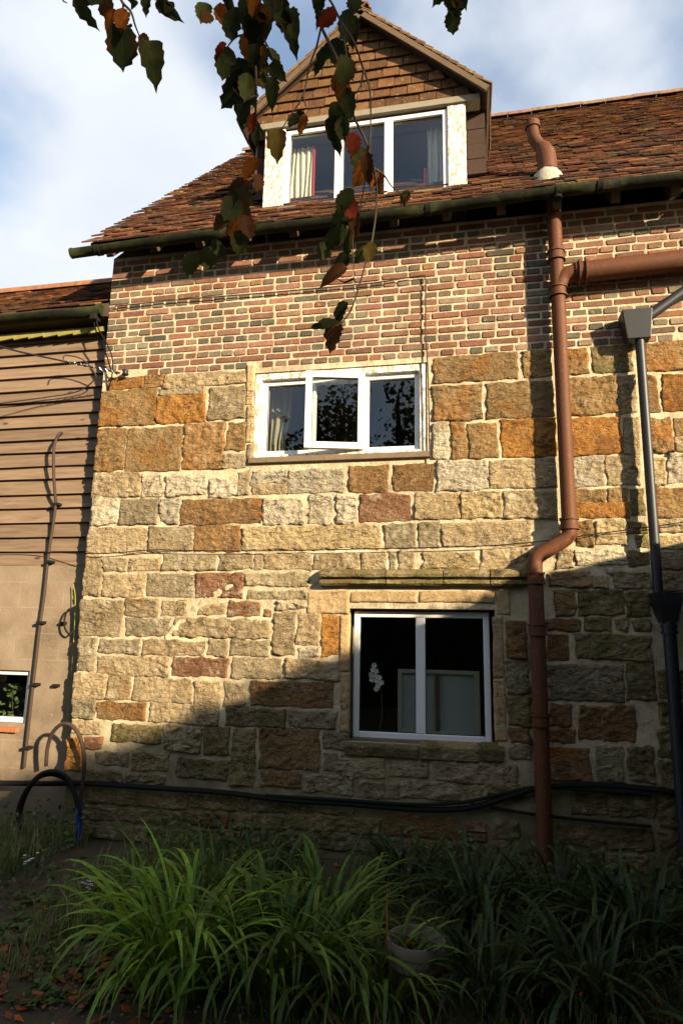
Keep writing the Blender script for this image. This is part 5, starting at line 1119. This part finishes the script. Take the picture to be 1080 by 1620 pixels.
for i in range(5200):        # creeping weeds along the wall foot
    x = RR.uniform(-3.9, 1.6); y = -RR.random() ** 1.6 * 1.3 - .04
    if noise.noise(Vector((x * 1.7, y * 1.7, 8))) < -.1: continue
    p = Vector((x, y, gz(x, y) + RR.random() ** 2 * .28 * (1 if y > -.6 else .5))); a = Vector((RR.uniform(-1, 1), RR.uniform(-1, 1), RR.uniform(-.4, .6))).normalized(); b2 = a.orthogonal().normalized(); L = RR.uniform(.012, .03); f = RR.uniform(.5, 1.4)
    mb.add([p - a * L, p + b2 * L * .6, p + a * L, p - b2 * L * .6], [(0, 1, 2, 3)], (.075 * f, .105 * f, .025 * f, 1))
tag(mb.build('weeds', TINTLEAF, origin=(0, 0, 0)), 'low leafy weeds along the foot of the wall', 'weeds', None, 'stuff')
mb = MB()
for i in range(150):          # rosettes of broad leaved weeds on the left of the bed
    c = G(RR.uniform(-30, 330), RR.uniform(1370, 1600)); c.z = gz(c.x, c.y); f0 = RR.uniform(.5, 1.2)
    if c.y > -.08: continue
    for k in range(RR.randint(5, 11)):
        w = RR.uniform(0, 6.28); L = RR.uniform(.03, .085); up = RR.uniform(.2, 1.1); d = Vector((math.cos(w), math.sin(w), up)).normalized(); sd = Vector((-math.sin(w), math.cos(w), 0)); wd = L * RR.uniform(.18, .32); q = c + Vector((RR.gauss(0, .01), RR.gauss(0, .01), 0)); f = f0 * RR.uniform(.7, 1.3)
        e = q + d * L + Vector((0, 0, -L * .25)); m = q + d * L * .55
        mb.add([q, m - sd * wd + Vector((0, 0, .004)), m, m + sd * wd + Vector((0, 0, .004)), e], [(0, 1, 2), (0, 2, 3), (1, 4, 2), (2, 4, 3)], (.085 * f, .125 * f, .03 * f, 1))
tag(mb.build('ground_cover', TINTLEAF, origin=(0, 0, 0)), 'broad leaved weeds covering the earth left of the big clump', 'weeds', None, 'stuff')
# fallen leaves and pebbles
mb = MB()
for i in range(330):
    if i < 210: p = G(RR.uniform(-20, 300), RR.gauss(1560, 40), 0)
    else: p = Vector((RR.uniform(-3.4, 1.2), RR.uniform(-2.4, -.2), 0))
    if p.y > -.1 or p.x > 2: continue
    p.z = gz(p.x, p.y) + .012; a = Vector((RR.uniform(-1, 1), RR.uniform(-1, 1), RR.uniform(-.3, .3))).normalized(); n_ = Vector((RR.gauss(0, .3), RR.gauss(0, .3), 1)).normalized(); b2 = n_.cross(a).normalized(); L = RR.uniform(.018, .036); f = RR.uniform(.6, 1.3)
    c = RR.choice([(.30, .075, .024), (.36, .11, .03), (.22, .075, .03), (.15, .075, .035)])
    mb.add([p - a * L, p - a * L * .3 + b2 * L * .6 + n_ * .006, p + a * L * .4 + b2 * L * .45, p + a * L, p + a * L * .4 - b2 * L * .45 + n_ * .008, p - a * L * .3 - b2 * L * .6], [(0, 1, 2, 3, 4, 5)], (c[0] * f, c[1] * f, c[2] * f, 1))
tag(mb.build('fallen_leaves', TINTLEAF, origin=(0, 0, 0)), 'rusty fallen leaves scattered on the bare earth', 'leaves', None, 'stuff')
mb = MB()
for i in range(260):
    p = G(RR.uniform(0, 420), RR.uniform(1520, 1640), 0); p.z = gz(p.x, p.y) + .002; r = RR.uniform(.003, .011); f = RR.uniform(.4, 1)
    vs = [p + Vector((r * RR.uniform(.8, 1.2), 0, 0)), p + Vector((0, r, 0)), p + Vector((-r, 0, 0)), p + Vector((0, -r * RR.uniform(.7, 1.2), 0)), p + Vector((0, 0, r * .8))]
    mb.add(vs, [(0, 1, 4), (1, 2, 4), (2, 3, 4), (3, 0, 4)], (.36 * f, .31 * f, .25 * f, 1))
tag(mb.build('pebbles', TINTLEAF, origin=(0, 0, 0)), 'small pale pebbles in the bare earth', 'pebbles', None, 'stuff')
# sprays of orange berries in the shade
for lab, spots in (('spray of small orange berries in the shade right of the pot', [(832, 1542), (845, 1545), (856, 1543), (872, 1568), (880, 1564), (893, 1566)]), ('long spray of tiny orange berries near the bottom right', [(905, 1560), (918, 1572), (930, 1552), (945, 1550), (962, 1549), (978, 1548), (1010, 1578), (1030, 1580), (1045, 1586)])):
    c = G(spots[0][0], spots[0][1] + 30); t = thing('berry_spray', lab, 'berries', c, 'orange berry sprays'); b = MB()
    b.tube(spline([c] + [G(x, y, .14) for x, y in spots], 3), .002, 5); b.build('stem', BARK, t)
    b = MB()
    for x, y in spots:
        for k in range(4):
            p = G(x + RR.gauss(0, 4), y + RR.gauss(0, 3), .15); b.lathe(p, [(.0003, -.005), (.0045, -.002), (.0045, .002), (.0003, .005)], 6)
    b.build('berries', plain('orange_berry', (.42, .10, .012), .4), t, smooth=True, kind='stuff')
# small flowers
def flowers(px, py, col, n, label, h=.12):
    c = G(px, py, h); c.z = gz(c.x, c.y); t = thing('wild_flower', label, 'flower', c, 'small flowers by the wall'); b = MB(); s = MB()
    for i in range(n):
        p = c + Vector((RR.gauss(0, .025), RR.gauss(0, .025), h + RR.gauss(0, .015))); s.tube([c, p], .0015, 5)
        for k in range(5):
            w = k * 1.256 + i; dv = Vector((math.cos(w), math.sin(w), .25)); sv2 = Vector((-math.sin(w), math.cos(w), 0)); b.add([p, p + dv * .007 + sv2 * .004, p + dv * .013, p + dv * .007 - sv2 * .004], [(0, 1, 2, 3)])
    b.build('blossoms', plain('petal', col, .7), t); s.build('stems', plain('flower_stem', (.06, .09, .03), .7), t)
flowers(45, 1362, (.7, .7, .68), 9, 'white flower head beside the hose coil')
flowers(146, 1395, (.55, .46, .60), 14, 'pale lilac flower head left of the big bright clump')
flowers(380, 1380, (.4, .42, .6), 5, 'tiny bluish flower against the wall foot')
